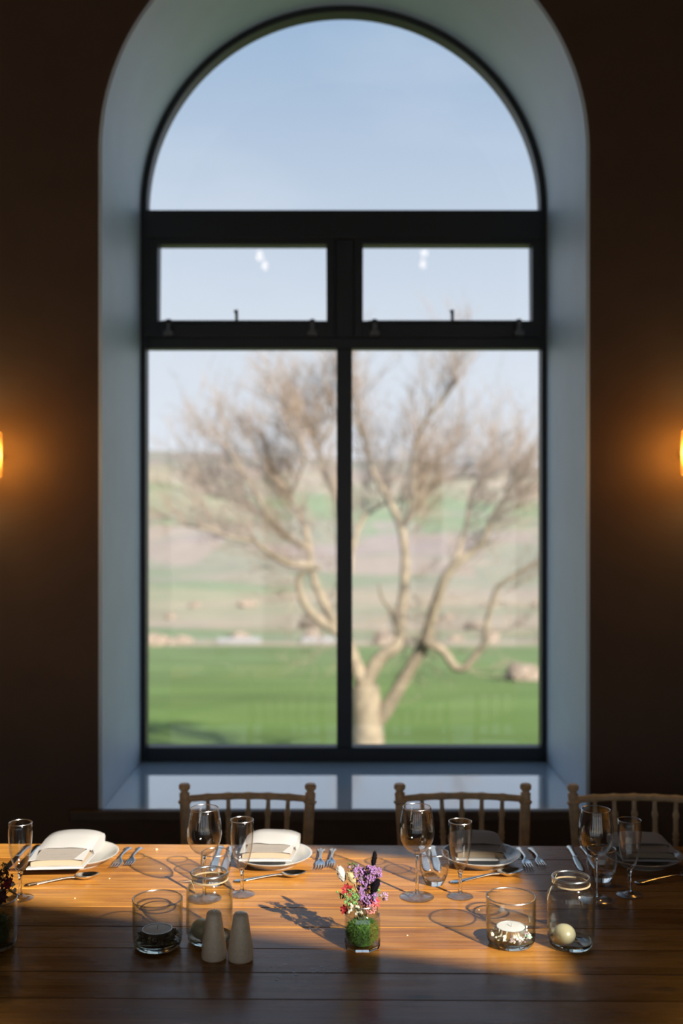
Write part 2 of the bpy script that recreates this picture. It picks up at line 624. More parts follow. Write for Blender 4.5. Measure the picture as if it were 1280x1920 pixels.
MB().box((xm0, y0, Z['bot']), (xm1, y1, Z['p_top'])).build('mullion', M['frame'], win, bevel=0.004)
MB().box(((628 - 644) * U, y0, wz(632)), ((664 - 644) * U, y1, wz(448))).build('mullion', M['frame'], win, bevel=0.004)
for (xa, xb, ia, ib) in ((-gx, (628 - 644) * U, (296 - 644) * U, (612 - 644) * U), ((664 - 644) * U, gx, (680 - 644) * U, (997 - 644) * U)):
    m = MB()                   # opening casement: four rails round its pane
    za, zc = wz(632), wz(448)
    m.box((xa, y0 - .008, za), (ia, y1 - .01, zc))
    m.box((ib, y0 - .008, za), (xb, y1 - .01, zc))
    m.box((ia, y0 - .008, za), (ib, y1 - .01, Z['s_bot']))
    m.box((ia, y0 - .008, Z['s_top']), (ib, y1 - .01, zc))
    sash = m.build('casement', M['frame'], win, bevel=0.002)
    MB().box((ia - .005, .035, Z['s_bot'] - .005), (ib + .005, .041, Z['s_top'] + .005)).build('pane', M['pane'], sash)
    w_ = ib - ia
    hb = MB().box((ia + .02, y0 - .030, Z['s_bot'] - .012), (ib - .06, y0 - .020, Z['s_bot'] - .002))
    hb.build('stay_bar', M['frame'], sash)
    for hx in (ia + .045, ib - .055):
        k_ = MB().box((hx - .010, y0 - .028, Z['s_bot'] - .045), (hx + .010, y0 - .006, Z['s_bot'] + .004))
        k_.box((hx - .020, y0 - .034, Z['s_bot'] - .062), (hx + .020, y0 - .006, Z['s_bot'] - .040))
        k_.build('latch', M['steel'], sash, bevel=0.003)
    hx = ia + w_ * 0.47 if ia < 0 else ia + w_ * 0.525
    MB().tube([(hx, y0 - .024, Z['s_bot'] - .006), (hx, y0 - .026, Z['s_bot'] + .022), (hx - .003, y0 - .03, Z['s_bot'] + .038)], [.006, .006, .009], 8).build('handle', M['frame'], sash)
MB().box((-gx - .004, .035, Z['bot'] - .005), (xm0 + .004, .041, Z['p_top'] + .005)).build('pane', M['pane'], win)
MB().box((xm1 - .004, .035, Z['bot'] - .005), (gx + .004, .041, Z['p_top'] + .005)).build('pane', M['pane'], win)
ap = [(gx + .009, Z['a_bot'] - .004)] + [((gx + .009) * math.cos(PI * k / 40), zs + (gx + .009) * math.sin(PI * k / 40)) for k in range(41)] + [(-gx - .009, Z['a_bot'] - .004)]
MB().prism(ap, 'y', .035, .041).build('pane', M['pane'], win)

# ------------------------------------------------------------------ outside: land
ND = [4.4, 8, 12, 18, 25, 35, 60, 90, 120, 150, 200, 300, 450, 700, 1000, 1400, 2000, 2800, 3600, 4300, 5200]
NV = [-950, -720, -600, -530, -480, -420, -330, -280, -252, -243, -232, -208, -172, -122, -72, -25, 25, 66, 92, 101, 92]
def land(x, d):
    v = float(np.interp(math.log(d), np.log(ND), NV))
    w_ = min(1.0, max(0.0, (d - 500) / 1500))
    v -= 80 * max(-.35, min(.35, x / d)) * w_
    z = 1.63 + v * d / 2000
    z += mnoise.noise(Vector((x * .012, d * .012, 3.1))) * .012 * d * (0.4 if d > 400 else .25)
    return z


ds = list(np.geomspace(4.4, 5200, 120))
m = MB()
nx = 60
for d in ds:
    for i in range(nx + 1):
        x = (i / nx - .5) * 2 * (0.62 * d + 12)
        m.v.append((x, d, land(x, d)))
for j in range(len(ds) - 1):
    for i in range(nx):
        a = j * (nx + 1) + i
        m.f.append((a, a + 1, a + nx + 2, a + nx + 1))


def land_mat():
    mm = bpy.data.materials.new('farmland')
    mm.use_nodes = True
    nt = mm.node_tree
    L = nt.links.new
    b = nt.nodes['Principled BSDF']
    b.inputs['Roughness'].default_value = 0.95
    b.inputs['Specular IOR Level'].default_value = 0.1
    tc = nt.nodes.new('ShaderNodeTexCoord')
    sp = nt.nodes.new('ShaderNodeSeparateXYZ')
    L(tc.outputs['Object'], sp.inputs[0])
    def noise_(scale, sc=(1, 1, 1), detail=4):
        mp = nt.nodes.new('ShaderNodeMapping')
        mp.inputs['Scale'].default_value = sc
        L(tc.outputs['Object'], mp.inputs['Vector'])
        n = nt.nodes.new('ShaderNodeTexNoise')
        n.inputs['Scale'].default_value = scale
        n.inputs['Detail'].default_value = detail
        L(mp.outputs[0], n.inputs['Vector'])
        return n.outputs['Fac']
    def M_(op, a, c, d=None):
        n = nt.nodes.new('ShaderNodeMath'); n.operation = op
        for i, q in enumerate((a, c)):
            if isinstance(q, (int, float)): n.inputs[i].default_value = q
            else: L(q, n.inputs[i])
        return n.outputs[0]
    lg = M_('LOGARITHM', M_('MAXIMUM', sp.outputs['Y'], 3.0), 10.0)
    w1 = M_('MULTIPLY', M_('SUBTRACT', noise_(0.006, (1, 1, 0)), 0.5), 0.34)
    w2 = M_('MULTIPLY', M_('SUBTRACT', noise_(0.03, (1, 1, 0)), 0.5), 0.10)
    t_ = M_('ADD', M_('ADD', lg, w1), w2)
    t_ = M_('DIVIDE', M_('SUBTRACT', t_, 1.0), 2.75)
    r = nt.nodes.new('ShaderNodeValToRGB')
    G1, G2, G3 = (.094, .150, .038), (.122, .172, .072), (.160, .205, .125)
    T1, T2, MV, PT, PU = (.300, .250, .190), (.262, .222, .176), (.245, .206, .196), (.325, .262, .225), (.195, .172, .195)  # distant tones paled and desaturated, putting haze into the colour
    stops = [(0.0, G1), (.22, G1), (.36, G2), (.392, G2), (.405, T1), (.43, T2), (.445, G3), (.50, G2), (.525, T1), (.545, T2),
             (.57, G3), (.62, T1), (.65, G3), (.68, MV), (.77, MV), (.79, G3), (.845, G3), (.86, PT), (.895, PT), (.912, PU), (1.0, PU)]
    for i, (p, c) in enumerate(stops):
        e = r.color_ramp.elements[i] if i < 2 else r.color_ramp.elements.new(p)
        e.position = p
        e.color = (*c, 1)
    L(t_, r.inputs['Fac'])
    vo = nt.nodes.new('ShaderNodeTexVoronoi')
    vo.inputs['Scale'].default_value = 0.009
    mp = nt.nodes.new('ShaderNodeMapping')
    mp.inputs['Scale'].default_value = (1, .6, 0)
    L(tc.outputs['Object'], mp.inputs['Vector'])
    L(mp.outputs[0], vo.inputs['Vector'])
    sc = nt.nodes.new('ShaderNodeSeparateColor')
    L(vo.outputs['Color'], sc.inputs[0])
    pr = nt.nodes.new('ShaderNodeValToRGB')
    pr.color_ramp.interpolation = 'CONSTANT'
    for i, (p, c) in enumerate([(0, G3), (.3, T2), (.5, (.155, .20, .115)), (.7, MV), (.85, T1)]):
        e = pr.color_ramp.elements[i] if i < 2 else pr.color_ramp.elements.new(p)
        e.position = p
        e.color = (*c, 1)
    L(sc.outputs[0], pr.inputs['Fac'])
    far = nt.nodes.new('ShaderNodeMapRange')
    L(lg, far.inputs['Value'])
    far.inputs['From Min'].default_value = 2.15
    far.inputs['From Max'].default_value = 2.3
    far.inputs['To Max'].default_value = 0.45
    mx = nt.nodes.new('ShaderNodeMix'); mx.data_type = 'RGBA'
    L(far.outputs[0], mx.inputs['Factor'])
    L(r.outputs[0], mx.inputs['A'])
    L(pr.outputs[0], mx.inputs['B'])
    var = nt.nodes.new('ShaderNodeMapRange')
    L(noise_(0.16, (.35, 1, 0), 6), var.inputs['Value'])
    var.inputs['From Min'].default_value = 0.3
    var.inputs['From Max'].default_value = 0.7
    var.inputs['To Min'].default_value = 0.80
    var.inputs['To Max'].default_value = 1.22
    hs = nt.nodes.new('ShaderNodeHueSaturation')
    L(mx.outputs['Result'], hs.inputs['Color'])
    L(var.outputs[0], hs.inputs['Value'])
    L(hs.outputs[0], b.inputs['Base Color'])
    return mm


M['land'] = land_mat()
tag(m.build('ground', M['land'], smooth=True, angle=80), 'green field falling to a valley with fields and moorland hills coloured pale for haze', kind='structure')

M['terrace'] = mat('bounce_paving', (.26, .235, .20), 0.9, noise_amt=.15, noise_scale=1.5)  # unseen paving, added pale so it bounces sun indoors
tag(MB().box((-40, -60, -.32), (40, YB - .15, -.12)).build('terrace', M['terrace']), 'unseen pale terrace added behind the building to bounce sunlight in', kind='structure')

M['gravel'] = mat('pale_gravel', (.25, .21, .165), 0.95, noise_amt=.3, noise_scale=4)
m = MB()
pp = [(-9.5, 24.6, 1.2), (-7, 25.3, 1.1), (-5.2, 25.2, .9), (-4.2, 24.4, .8), (-3.5, 23.0, .8), (-3, 21, .8)]
for (x, d, w_) in pp:
    m.v += [(x - .1, d - w_, land(x, d - w_) + .06), (x + .1, d + w_, land(x, d + w_) + .06)]
for i in range(len(pp) - 1):
    m.f.append((2 * i, 2 * i + 2, 2 * i + 3, 2 * i + 1))
tag(m.build('path', M['gravel']), 'pale gravel path at the near edge of the green field', kind='structure')

# ------------------------------------------------------------------ outside: the bare oak
M['bark'] = mat('pale_lichen_bark', (.185, .148, .102), 0.9, noise_amt=.35, noise_scale=3.5, bump=.4, bump_scale=14)
M['twig'] = mat('bare_twigs', (.19, .142, .108), 0.9, noise_amt=.2, noise_scale=2)
TY = 25.0
limbs = {
 'trunk': ([(0.62, -5.0), (0.62, -4.37), (0.60, -3.62), (0.57, -2.87), (0.55, -2.43)], .52, .30, 0, 0),
 'r': ([(0.72, -3.4), (1.04, -3.0), (1.56, -2.08), (1.93, -1.4), (2.09, -0.77), (2.34, 0.0), (2.55, 0.37), (3.12, 0.84), (3.34, 1.3), (3.49, 1.67), (3.75, 2.09), (3.88, 2.63)], .27, .06, .1, -1.2),
 'm': ([(0.55, -2.43), (0.89, -1.82), (1.35, -1.46), (1.4, -0.83), (1.49, -0.1), (1.51, 0.63), (1.4, 1.3), (1.09, 1.98), (0.78, 2.5), (0.62, 3.13), (0.41, 3.81), (0.35, 4.38)], .25, .045, 0, .6),
 'm2': ([(1.45, 1.35), (1.88, 1.78), (2.09, 2.19), (2.5, 2.4), (3.12, 2.5), (3.85, 2.46), (4.31, 2.75)], .10, .03, .4, 1.2),
 'm3': ([(1.44, 1.13), (1.69, 2.0), (1.62, 2.75), (1.88, 3.63), (2.38, 4.25), (2.62, 4.63)], .09, .03, .35, -.9),
 'arc': ([(0.19, 0.13), (0.31, 0.94), (0.58, 1.52), (1.04, 1.83), (1.71, 2.04), (2.38, 2.88), (2.88, 3.38)], .10, .03, .5, 1.6),
 'fr': ([(1.93, -1.36), (2.34, -1.56), (2.55, -1.87), (2.76, -1.92), (3.03, -1.61), (3.23, -1.3), (3.25, -0.88), (3.44, -0.15), (3.65, 0.1), (4.06, 0.37), (4.64, 0.68), (5.25, 1.0)], .155, .05, -.5, -1.6),
 'l0': ([(0.55, -2.5), (0.25, -1.75), (0.06, -1.31), (-0.12, -1.08)], .24, .19, 0, .3),
 'loop': ([(0.06, -1.31), (-0.49, -0.93), (-0.8, -0.62), (-0.96, -0.26), (-0.99, 0.1), (-0.75, 0.32), (-0.5, 0.35)], .16, .09, .2, -.5),
 'l1': ([(-0.12, -1.08), (-0.49, -0.36), (-0.7, 0.22), (-0.78, 0.84), (-0.94, 1.47), (-1.28, 1.98), (-1.59, 2.5), (-1.75, 3.0), (-1.88, 3.5)], .15, .035, .3, .9),
 'l2': ([(-0.75, 0.38), (-1.28, 0.42), (-1.69, 0.68), (-2.0, 0.94), (-2.53, 1.04), (-3.0, 1.25), (-3.5, 1.32)], .11, .03, .3, -1.0),
 'l3': ([(-0.78, 0.75), (-1.33, 1.04), (-1.79, 1.47), (-2.31, 1.73), (-2.84, 1.98), (-3.15, 2.04), (-3.44, 2.32)], .12, .03, .5, 1.4),
 'up': ([(0.06, -1.31), (0.0, 0.13), (-0.05, 1.25), (-0.15, 2.09), (-0.44, 2.6), (-0.54, 3.18), (-0.7, 3.54), (-0.96, 4.02), (-1.38, 4.07)], .16, .035, .2, .8),
 'up2': ([(-0.54, 3.18), (-0.19, 3.75), (0.0, 4.38), (0.19, 4.88)], .06, .025, .6, .2),
 'l4': ([(-1.79, 1.47), (-2.12, 2.25), (-2.5, 2.75), (-2.69, 3.13)], .07, .025, .8, .2),
 'l5': ([(-1.28, 1.98), (-1.0, 2.5), (-0.88, 3.0), (-1.19, 3.63)], .07, .025, .7, -.4),
 'r2': ([(2.55, 0.37), (2.88, 1.25), (3.0, 1.88), (3.25, 2.38), (3.62, 3.0)], .10, .03, -.6, .6),
 'st': ([(1.35, -1.46), (1.19, -0.75), (0.94, -0.37), (0.85, 0.0)], .09, .03, .2, -.6)}
tree = thing('oak_tree', 'bare gnarled oak tree with spreading pale branches in the field outside the window', 'tree', (0.62, TY, land(0.62, TY)))
TO = Vector(tree.location)
rng = random.Random(4)
tw = MB()


def catmull(pts, k=3):
    out = []
    n = len(pts)
    for i in range(n - 1):
        p0, p1, p2, p3 = pts[max(i - 1, 0)], pts[i], pts[i + 1], pts[min(i + 2, n - 1)]
        for j in range(k):
            t = j / k
            out.append(0.5 * ((2 * p1) + (p2 - p0) * t + (2 * p0 - 5 * p1 + 4 * p2 - p3) * t * t + (3 * p1 - p0 - 3 * p2 + p3) * t ** 3))
    out.append(pts[-1])
    return out


CEN = Vector((0.6, TY, 0.6))


def twig(p, d, length, r, lvl):
    steps = 3 if lvl < 3 else 2
    pts = [p.copy()]
    q = p.copy()
    dd = d.normalized()
    for i in range(steps):
        dd = (dd + Vector((rng.uniform(-1, 1), rng.uniform(-1, 1), rng.uniform(-.6, .9))) * .30).normalized()
        q = q + dd * length / steps
        pts.append(q.copy())
    tw.tube([a - TO for a in pts], [r * (1 - .75 * i / steps) for i in range(steps + 1)], 3, cap=False)
    if lvl < 3:
        nch = 5 if lvl == 1 else 4
        for c in range(nch):
            i = rng.randint(1, steps)
            nd = (dd + Vector((rng.uniform(-1, 1), rng.uniform(-1, 1), rng.uniform(-.5, 1))) * .8)
            twig(pts[i], nd, length * rng.uniform(.4, .7), r * .55, lvl + 1)


for nm, (pts, r0, r1, y_0, y_1) in limbs.items():
    n = len(pts)
    P = [Vector((x, TY + y_0 + (y_1 - y_0) * i / (n - 1), z)) for i, (x, z) in enumerate(pts)]
    S = catmull(P, 3)
    k = len(S)
    rad = [r0 + (r1 - r0) * (i / (k - 1)) ** .8 for i in range(k)]
    if nm == 'trunk':
        rad = [.55, .50, .45, .42, .40, .39, .375, .37, .365, .355, .345, .33, .30][:k]
    rad = [q * (1 if nm == 'trunk' else .74) for q in rad]
    rad = [q * (1 + .10 * mnoise.noise(Vector((i * .9, r0 * 31, 0)))) for i, q in enumerate(rad)]
    MB().tube([q - TO for q in S], rad, 10).build('trunk' if nm == 'trunk' else 'branch', M['bark'], tree, smooth=True, angle=70)
    if nm in ('trunk', 'l0'):
        continue
    for i in range(k):
        if rad[i] > .16 or (S[i].z < .75 and rng.random() < .7):
            continue
        for q in range(4 if rad[i] < .085 else 2):
            out = (S[i] - CEN)
            out.y *= .6
            out = out.normalized() * .9 + Vector((rng.uniform(-1, 1), rng.uniform(-1, 1), rng.uniform(-.2, 1.1))) * .75
            twig(S[i], out, rng.uniform(.6, 1.45), rng.uniform(.010, .016), 1)
tag(tw.build('twigs', M['twig'], tree), kind='stuff')

# ------------------------------------------------------------------ outside: bushes and farm buildings
def bush_mesh(name, seed, col):
    bm = bmesh.new()
    bmesh.ops.create_icosphere(bm, subdivisions=3, radius=1.0)
    for v in bm.verts:
        k = 1 + .35 * mnoise.noise(v.co * 1.7 + Vector((seed, 0, 0))) + .18 * mnoise.noise(v.co * 5 + Vector((0, seed, 0)))
        v.co *= k
        v.co.z = max(v.co.z * .75 + .55, 0)
    me = bpy.data.meshes.new(name)
    bm.to_mesh(me)
    bm.free()
    me.materials.append(col)
    return me


M['bush'] = mat('bare_hedge', (.19, .148, .115), 0.95, noise_amt=.35, noise_scale=4)
M['bush_green'] = mat('olive_hedge', (.19, .21, .10), 0.95, noise_amt=.35, noise_scale=4)
meshes = [bush_mesh('hedge_bush', 1.3 * i + .7, M['bush']) for i in range(3)]
rng = random.Random(11)
o = bpy.data.objects.new('bush', bush_mesh('bush', 9.1, M['bush']))
C.objects.link(o)
o.location = (11.4, 67, land(11.4, 67) - .2)
o.scale = (1.15, 1.1, 1.0)
tag(o, 'lone bare brown bush in the field to the right of the oak tree', 'bush')
hedge = []
for i in range(60):
    d = rng.choice((128, 134, 140, 150, 165, 250, 330, 420))
    lo, hi = -.185, .19
    x_, s_ = rng.uniform(lo, hi) * d, rng.uniform(.8, 1.5) * (1 if d < 200 else 1.9)
    if any(abs(x_ - a) < 3.4 * (s_ + c) and abs(d - b) < 2.2 * (s_ + c) for a, b, c in hedge) or (120 < d < 160 and (abs(x_ + 13.2) < 6.5 or abs(x_ + 3.1) < 6)):
        continue
    hedge.append((x_, d, s_))
    continue
    hedge.append((rng.uniform(lo, hi) * d, d, rng.uniform(1.0, 1.9) * (1 if d < 200 else 2.2)))
for (x, d, s) in hedge:
    o = bpy.data.objects.new('hedge_bush', rng.choice(meshes))
    C.objects.link(o)
    o.location = (x, d, land(x, d) - .25 * s)
    o.rotation_euler = (0, 0, rng.uniform(0, 6))
    o.scale = (s * rng.uniform(1.1, 2.2), s, s * rng.uniform(.7, 1.1))
    tag(o, 'bare brown hedgerow bush far down in the valley', 'bush', 'hedgerow bushes in the valley')
M['barn'] = mat('white_barn', (.30, .29, .28), 0.8, noise_amt=.05)
M['barn_roof'] = mat('grey_barn_roof', (.26, .25, .25), 0.8, noise_amt=.1)
for (x, d, w_, lab) in ((-13.2, 138, 2.6, 'small white farm building far down in the valley, leftmost of the two'),
                        (-3.1, 140, 2.0, 'small white farm building in the valley just left of the central mullion')):
    b_ = thing('farm_building', lab, 'building', (x, d, land(x, d) - .2), 0.08)
    MB().box((-w_, -2, 0), (w_, 2, .6)).build('wall', M['barn'], b_)
    MB().prism([(-2.2, .6), (2.2, .6), (0, .95)], 'x', -w_ - .15, w_ + .15).build('roof', M['barn_roof'], b_)

# ------------------------------------------------------------------ wall sconces and pendants
def amber_glass():
    """ribbed amber glass: partly clear, partly diffusing"""
    m = bpy.data.materials.new('ribbed_amber_glass')
    m.use_nodes = True
    nt = m.node_tree
    nt.nodes.clear()
    out = nt.nodes.new('ShaderNodeOutputMaterial')
    a = nt.nodes.new('ShaderNodeBsdfTransparent')
    b = nt.nodes.new('ShaderNodeBsdfTranslucent')
    c = nt.nodes.new('ShaderNodeBsdfGlossy')
    a.inputs['Color'].default_value = (1.0, .86, .62, 1)
    b.inputs['Color'].default_value = (1.0, .72, .40, 1)
    c.inputs['Roughness'].default_value = .15
    m1, m2 = nt.nodes.new('ShaderNodeMixShader'), nt.nodes.new('ShaderNodeMixShader')
    m1.inputs[0].default_value = .12
    m2.inputs[0].default_value = .05
    nt.links.new(a.outputs[0], m1.inputs[1])
    nt.links.new(b.outputs[0], m1.inputs[2])
    nt.links.new(m1.outputs[0], m2.inputs[1])
    nt.links.new(c.outputs[0], m2.inputs[2])
    nt.links.new(m2.outputs[0], out.inputs[0])
    return m


M['shade'] = amber_glass()


def sconce(x, z, lab):
    s = thing('wall_sconce', lab, 'wall lamp', (x, D1, z))
    MB().lathe([(0, 0), (.028, 0), (.028, .012), (.022, .018), (0, .018)], 28).build('backplate', M['brass'], s, smooth=True)
    s.children[0].rotation_euler = (R(90), 0, 0)
    MB().tube([(0, -.015, 0), (0, -.062, 0)], .008, 10).build('arm', M['brass'], s, smooth=True)
    n = 72
    prof = [(.055, -.072), (.060, -.066), (.060, .066), (.055, .072), (.057, .066), (.057, -.066)]
    m = MB()
    vs_, fs_ = [], []
    for r, zz in prof:
        for k in range(n):
            a = 2 * PI * k / n
            rr = r * (1 + .03 * (1 if k % 4 < 2 else -1))
            vs_.append((rr * math.cos(a), -.120 + rr * math.sin(a), zz))
    for i in range(6):
        for k in range(n):
            fs_.append((i * n + k, i * n + (k + 1) % n, ((i + 1) % 6) * n + (k + 1) % n, ((i + 1) % 6) * n + k))
    m.add(vs_, fs_).build('ribbed_shade', M['shade'], s)
    MB().ball((0, -.120, 0), .026, 16, 10, sc=(1, 1, 1.6)).build('bulb', M['bulb'], s, smooth=True)
    for dx in (-.035, .035):
        l = bpy.data.lights.new('sconce_light', 'POINT')
        l.energy = 2.2
        l.color = (1.0, .62, .20)
        l.shadow_soft_size = .02
        lo = bpy.data.objects.new('sconce_light', l)
        C.objects.link(lo)
        lo.parent = s
        lo.location = (dx, -.12, 0)
    return s


sconce(-1.138, 1.812, 'amber ribbed glass wall lamp glowing to the left of the window')
sconce(1.138, 1.818, 'amber ribbed glass wall lamp glowing to the right of the window')

for i, (x, y, z, lab) in enumerate(((-.720, -1.0, 3.888, 'nearer left hanging bulb lamp, mirrored in the left top pane'),
                                    (-.785, -2.5, 4.150, 'farther left hanging bulb lamp, mirrored in the left top pane'),
                                    (.729, -1.0, 3.926, 'nearer right hanging bulb lamp, mirrored in the right top pane'),
                                    (.834, -2.5, 4.167, 'farther right hanging bulb lamp, mirrored in the right top pane'))):
    p = thing('pendant_lamp', lab, 'pendant lamp', (x, y, ceil_z(x)), group='hanging bulbs over the hall')
    dz = z - ceil_z(x)
    MB().lathe([(0, -.02), (.04, -.02), (.04, .0), (0, .0)], 20).build('ceiling_rose', M['iron'], p)
    MB().tube([(0, 0, -.01), (0, 0, dz + .09)], .004, 6).build('cord', M['iron'], p)
    MB().lathe([(0, .10), (.018, .095), (.02, .05), (0, .045)], 16, cz=dz).build('lamp_holder', M['brass'], p, smooth=True)
    MB().lathe([(0, .05), (.014, .045), (.03, .01), (.032, -.015), (.022, -.038), (0, -.046)], 20, cz=dz).build('bulb', M['pendant_bulb'], p, smooth=True)

# ------------------------------------------------------------------ the table
TZ = 0.76
table = thing('dining_table', 'long oiled pine table of wide boards set for a meal', 'table', (0, 2.787, 0), R(-0.75))
PW, PG = 0.1105, 0.0018
plank_mesh = None
NP = 12
for i in range(NP):
    m = MB().box((-2.3, -PW / 2 + PG / 2, -.034), (2.3, PW / 2 - PG / 2, 0))
    pl = m.build('plank', M['table'], table, bevel=0.0012) if i == 0 else None
    if i == 0:
        plank0 = pl
    else:
        pl = plank0.copy()
        C.objects.link(pl)
        pl.parent = table
    pl.location = (rng.uniform(-.1, .1), -(i + .5) * PW, TZ - .0002 * (i % 2))
TW = NP * PW
for s in (-1, 1):
    MB().box((s * 1.95 - .05, -TW + .1, TZ - .125), (s * 1.95 + .05, -.1, TZ - .0345)).build('cross_rail', M['table'], table, bevel=.003)
    for yy in (-.16, -TW + .16):
        MB().box((s * 1.95 - .045, yy - .045, 0), (s * 1.95 + .045, yy + .045, TZ - .125)).build('leg', M['table'], table, bevel=.004)
MB().box((-1.9, -.19, TZ - .115), (1.9, -.16, TZ - .035)).build('apron', M['table'], table)
MB().box((-1.9, -TW + .16, TZ - .115), (1.9, -TW + .19, TZ - .035)).build('apron', M['table'], table)

m = MB()
frg = random.Random(21)
for i in range(46):
    s_ = frg.uniform(.0008, .0022)
    m.ball((frg.choice((-.115, -.085, -.04, -.01)) + frg.gauss(0, .016), frg.choice((-.75, -.77, -.79, -.81)) + frg.gauss(0, .008), TZ + .0001), s_, 7, 4, frg, .3, sc=(frg.uniform(1, 2.2), 1, .22))
M['fleck'] = mat('varnish_fleck', (.30, .30, .31), .12, Coat_Weight=1.0)
tag(m.build('varnish_flecks', M['fleck'], table), kind='stuff')

# ------------------------------------------------------------------ chairs
def ringed(p0, p1, r, rings, n=10, rr=1.28, w=.006):
    """turned bamboo-style rod with raised rings at fractions of its length"""
    p0, p1 = Vector(p0), Vector(p1)
    Ln = (p1 - p0).length
    st = [(0, r)]
    for f in rings:
        a = f * Ln
        st += [(a - w, r), (a - w * .5, r * rr), (a + w * .5, r * rr), (a + w, r)]
    st.append((Ln, r))
    st.sort(key=lambda q: q[0])
    return [p0 + (p1 - p0) * (a / Ln) for a, _ in st], [q for _, q in st]


def chair(x, y, rz, lab):
    c = thing('chair', lab, 'chair', (x, y, 0), rz, 'wooden chairs along the far side of the table')
    # back posts run floor to finial, leaning back and spreading toward the top
    for s in (-1, 1):
        foot, seat, top = Vector((s * .165, -.02, 0)), Vector((s * .162, -.055, .44)), Vector((s * .183, .0, .815))
        pts, rad = ringed(foot, seat, .0135, (.45, .9))
        a, b = ringed(seat, top, .0150, (.45, .50, .93))
        post = MB().tube(pts, rad, 12)
        post.tube(a, b, 12)
        pb = post.build('back_post', M['chair'], c, smooth=True)
        MB().lathe([(.0145, 0), (.011, .004), (.0105, .008), (.0165, .014), (.017, .024), (.012, .029), (0, .030)], 16, top.x, top.y, top.z - .003).build('finial', M['chair'], pb, smooth=True)
        pts, rad = ringed((s * .185, -.40, 0), (s * .178, -.40, .43), .0145, (.4, .85))
        MB().tube(pts, rad, 12).build('front_leg', M['chair'], c, smooth=True)
        for zz in (.17, .28):
            MB().tube([(s * .180, -.40, zz), (s * .166, -.045, zz)], .008, 8).build('stretcher', M['chair'], c, smooth=True)
    for zz in (.20, .31):
        MB().tube([(-.18, -.40, zz), (.18, -.40, zz)], .008, 8).build('stretcher', M['chair'], c, smooth=True)
    MB().tube([(-.165, -.045, .24), (.165, -.045, .24)], .008, 8).build('stretcher', M['chair'], c, smooth=True)
    def rail(z, hw, yb, bul, r, rings):
        pts, rad = [], []
        for i in range(25):
            f = i / 24
            xx = -hw + 2 * hw * f
            pts.append((xx, yb + bul * (1 - (2 * f - 1) ** 2), z))
            near = min(abs(xx - q) for q in rings) if rings else 1
            rad.append(r * (1.22 if near < .008 else 1))
        return MB().tube(pts, rad, 10)
    sx = [(-.1175 + .05875 * k) for k in range(5)]
    rail(.797, .178, -.003, .034, .0098, sx).build('top_rail', M['chair'], c, smooth=True)
    rail(.515, .164, -.046, .028, .0095, []).build('lower_rail', M['chair'], c, smooth=True)
    for k, xx in enumerate(sx):
        f = (xx + .178) / .356
        bt = 1 - (2 * f - 1) ** 2
        a = Vector((xx * .88, -.046 + .028 * bt, .515))
        b = Vector((xx, -.003 + .034 * bt, .797))
        rr_ = []
        P, Q = [], []
        for i in range(41):
            t_ = i / 40
            P.append(a + (b - a) * t_)
            base = .0072 if t_ < .80 else .0072 - .0016 * (t_ - .8) / .2 * 1.0
            ring = any(abs(t_ - g) < .014 for g in (.28, .32, .60, .64, .82, .86))
            Q.append(base * (1.38 if ring else 1))
        MB().tube(P, Q, 10).build('spindle', M['chair'], c, smooth=True)
    m = MB()
    n = 20
    MB().prism([(-.19, -.41), (.19, -.41), (.172, -.04), (-.172, -.04)], 'z', .43, .452).build('seat', M['chair'], c, bevel=.006)
    MB().prism([(-.182, -.40), (.182, -.40), (.16, -.065), (-.16, -.065)], 'z', .452, .487).build('cushion', M['cushion'], c, bevel=.014)
    return c


chair(-.273, 3.10, 0, 'limewashed wooden chair behind the left white-napkin plate, at the left side of the window')
chair(.352, 3.10, 0, 'shaded wooden chair behind the middle wine glass, before the right half of the sill')
chair(.853, 3.085, R(-2), 'dark wooden chair at the right edge of the picture, in deep shadow')

# ------------------------------------------------------------------ glassware
def wine_glass(x, y, lab):
    g = thing('wine_glass', lab, 'wine glass', (x, y, TZ), group='wine glasses on the table')
    w_ = .0011
    outer = [(.004, .0985), (.012, .101), (.022, .107), (.031, .117), (.037, .130), (.0398, .146), (.0392, .162), (.0365, .180), (.0335, .195), (.0318, .2035)]
    inner = [(max(r - w_, .0005), z + (.003 if i < 2 else .0005)) for i, (r, z) in enumerate(outer)]
    bowl = MB().lathe(outer + inner[::-1], 48).build('bowl', M['glass'], g, smooth=True, angle=75)
    MB().torus(.0314, .0011, .2035, 48, 8).build('rim', M['lip'], bowl, smooth=True)
    MB().lathe([(0, .101), (.0055, .1), (.0042, .094), (.0036, .08), (.0035, .04), (.0038, .018), (.0050, .009), (0, .008)], 20).build('stem', M['solid_glass'], g, smooth=True)
    MB().lathe([(0, .0095), (.006, .009), (.010, .0058), (.020, .0036), (.0375, .0018), (.0385, .0010), (.0378, .0004), (0, .0002)], 48).build('foot', M['foot'], g, smooth=True)
    return g


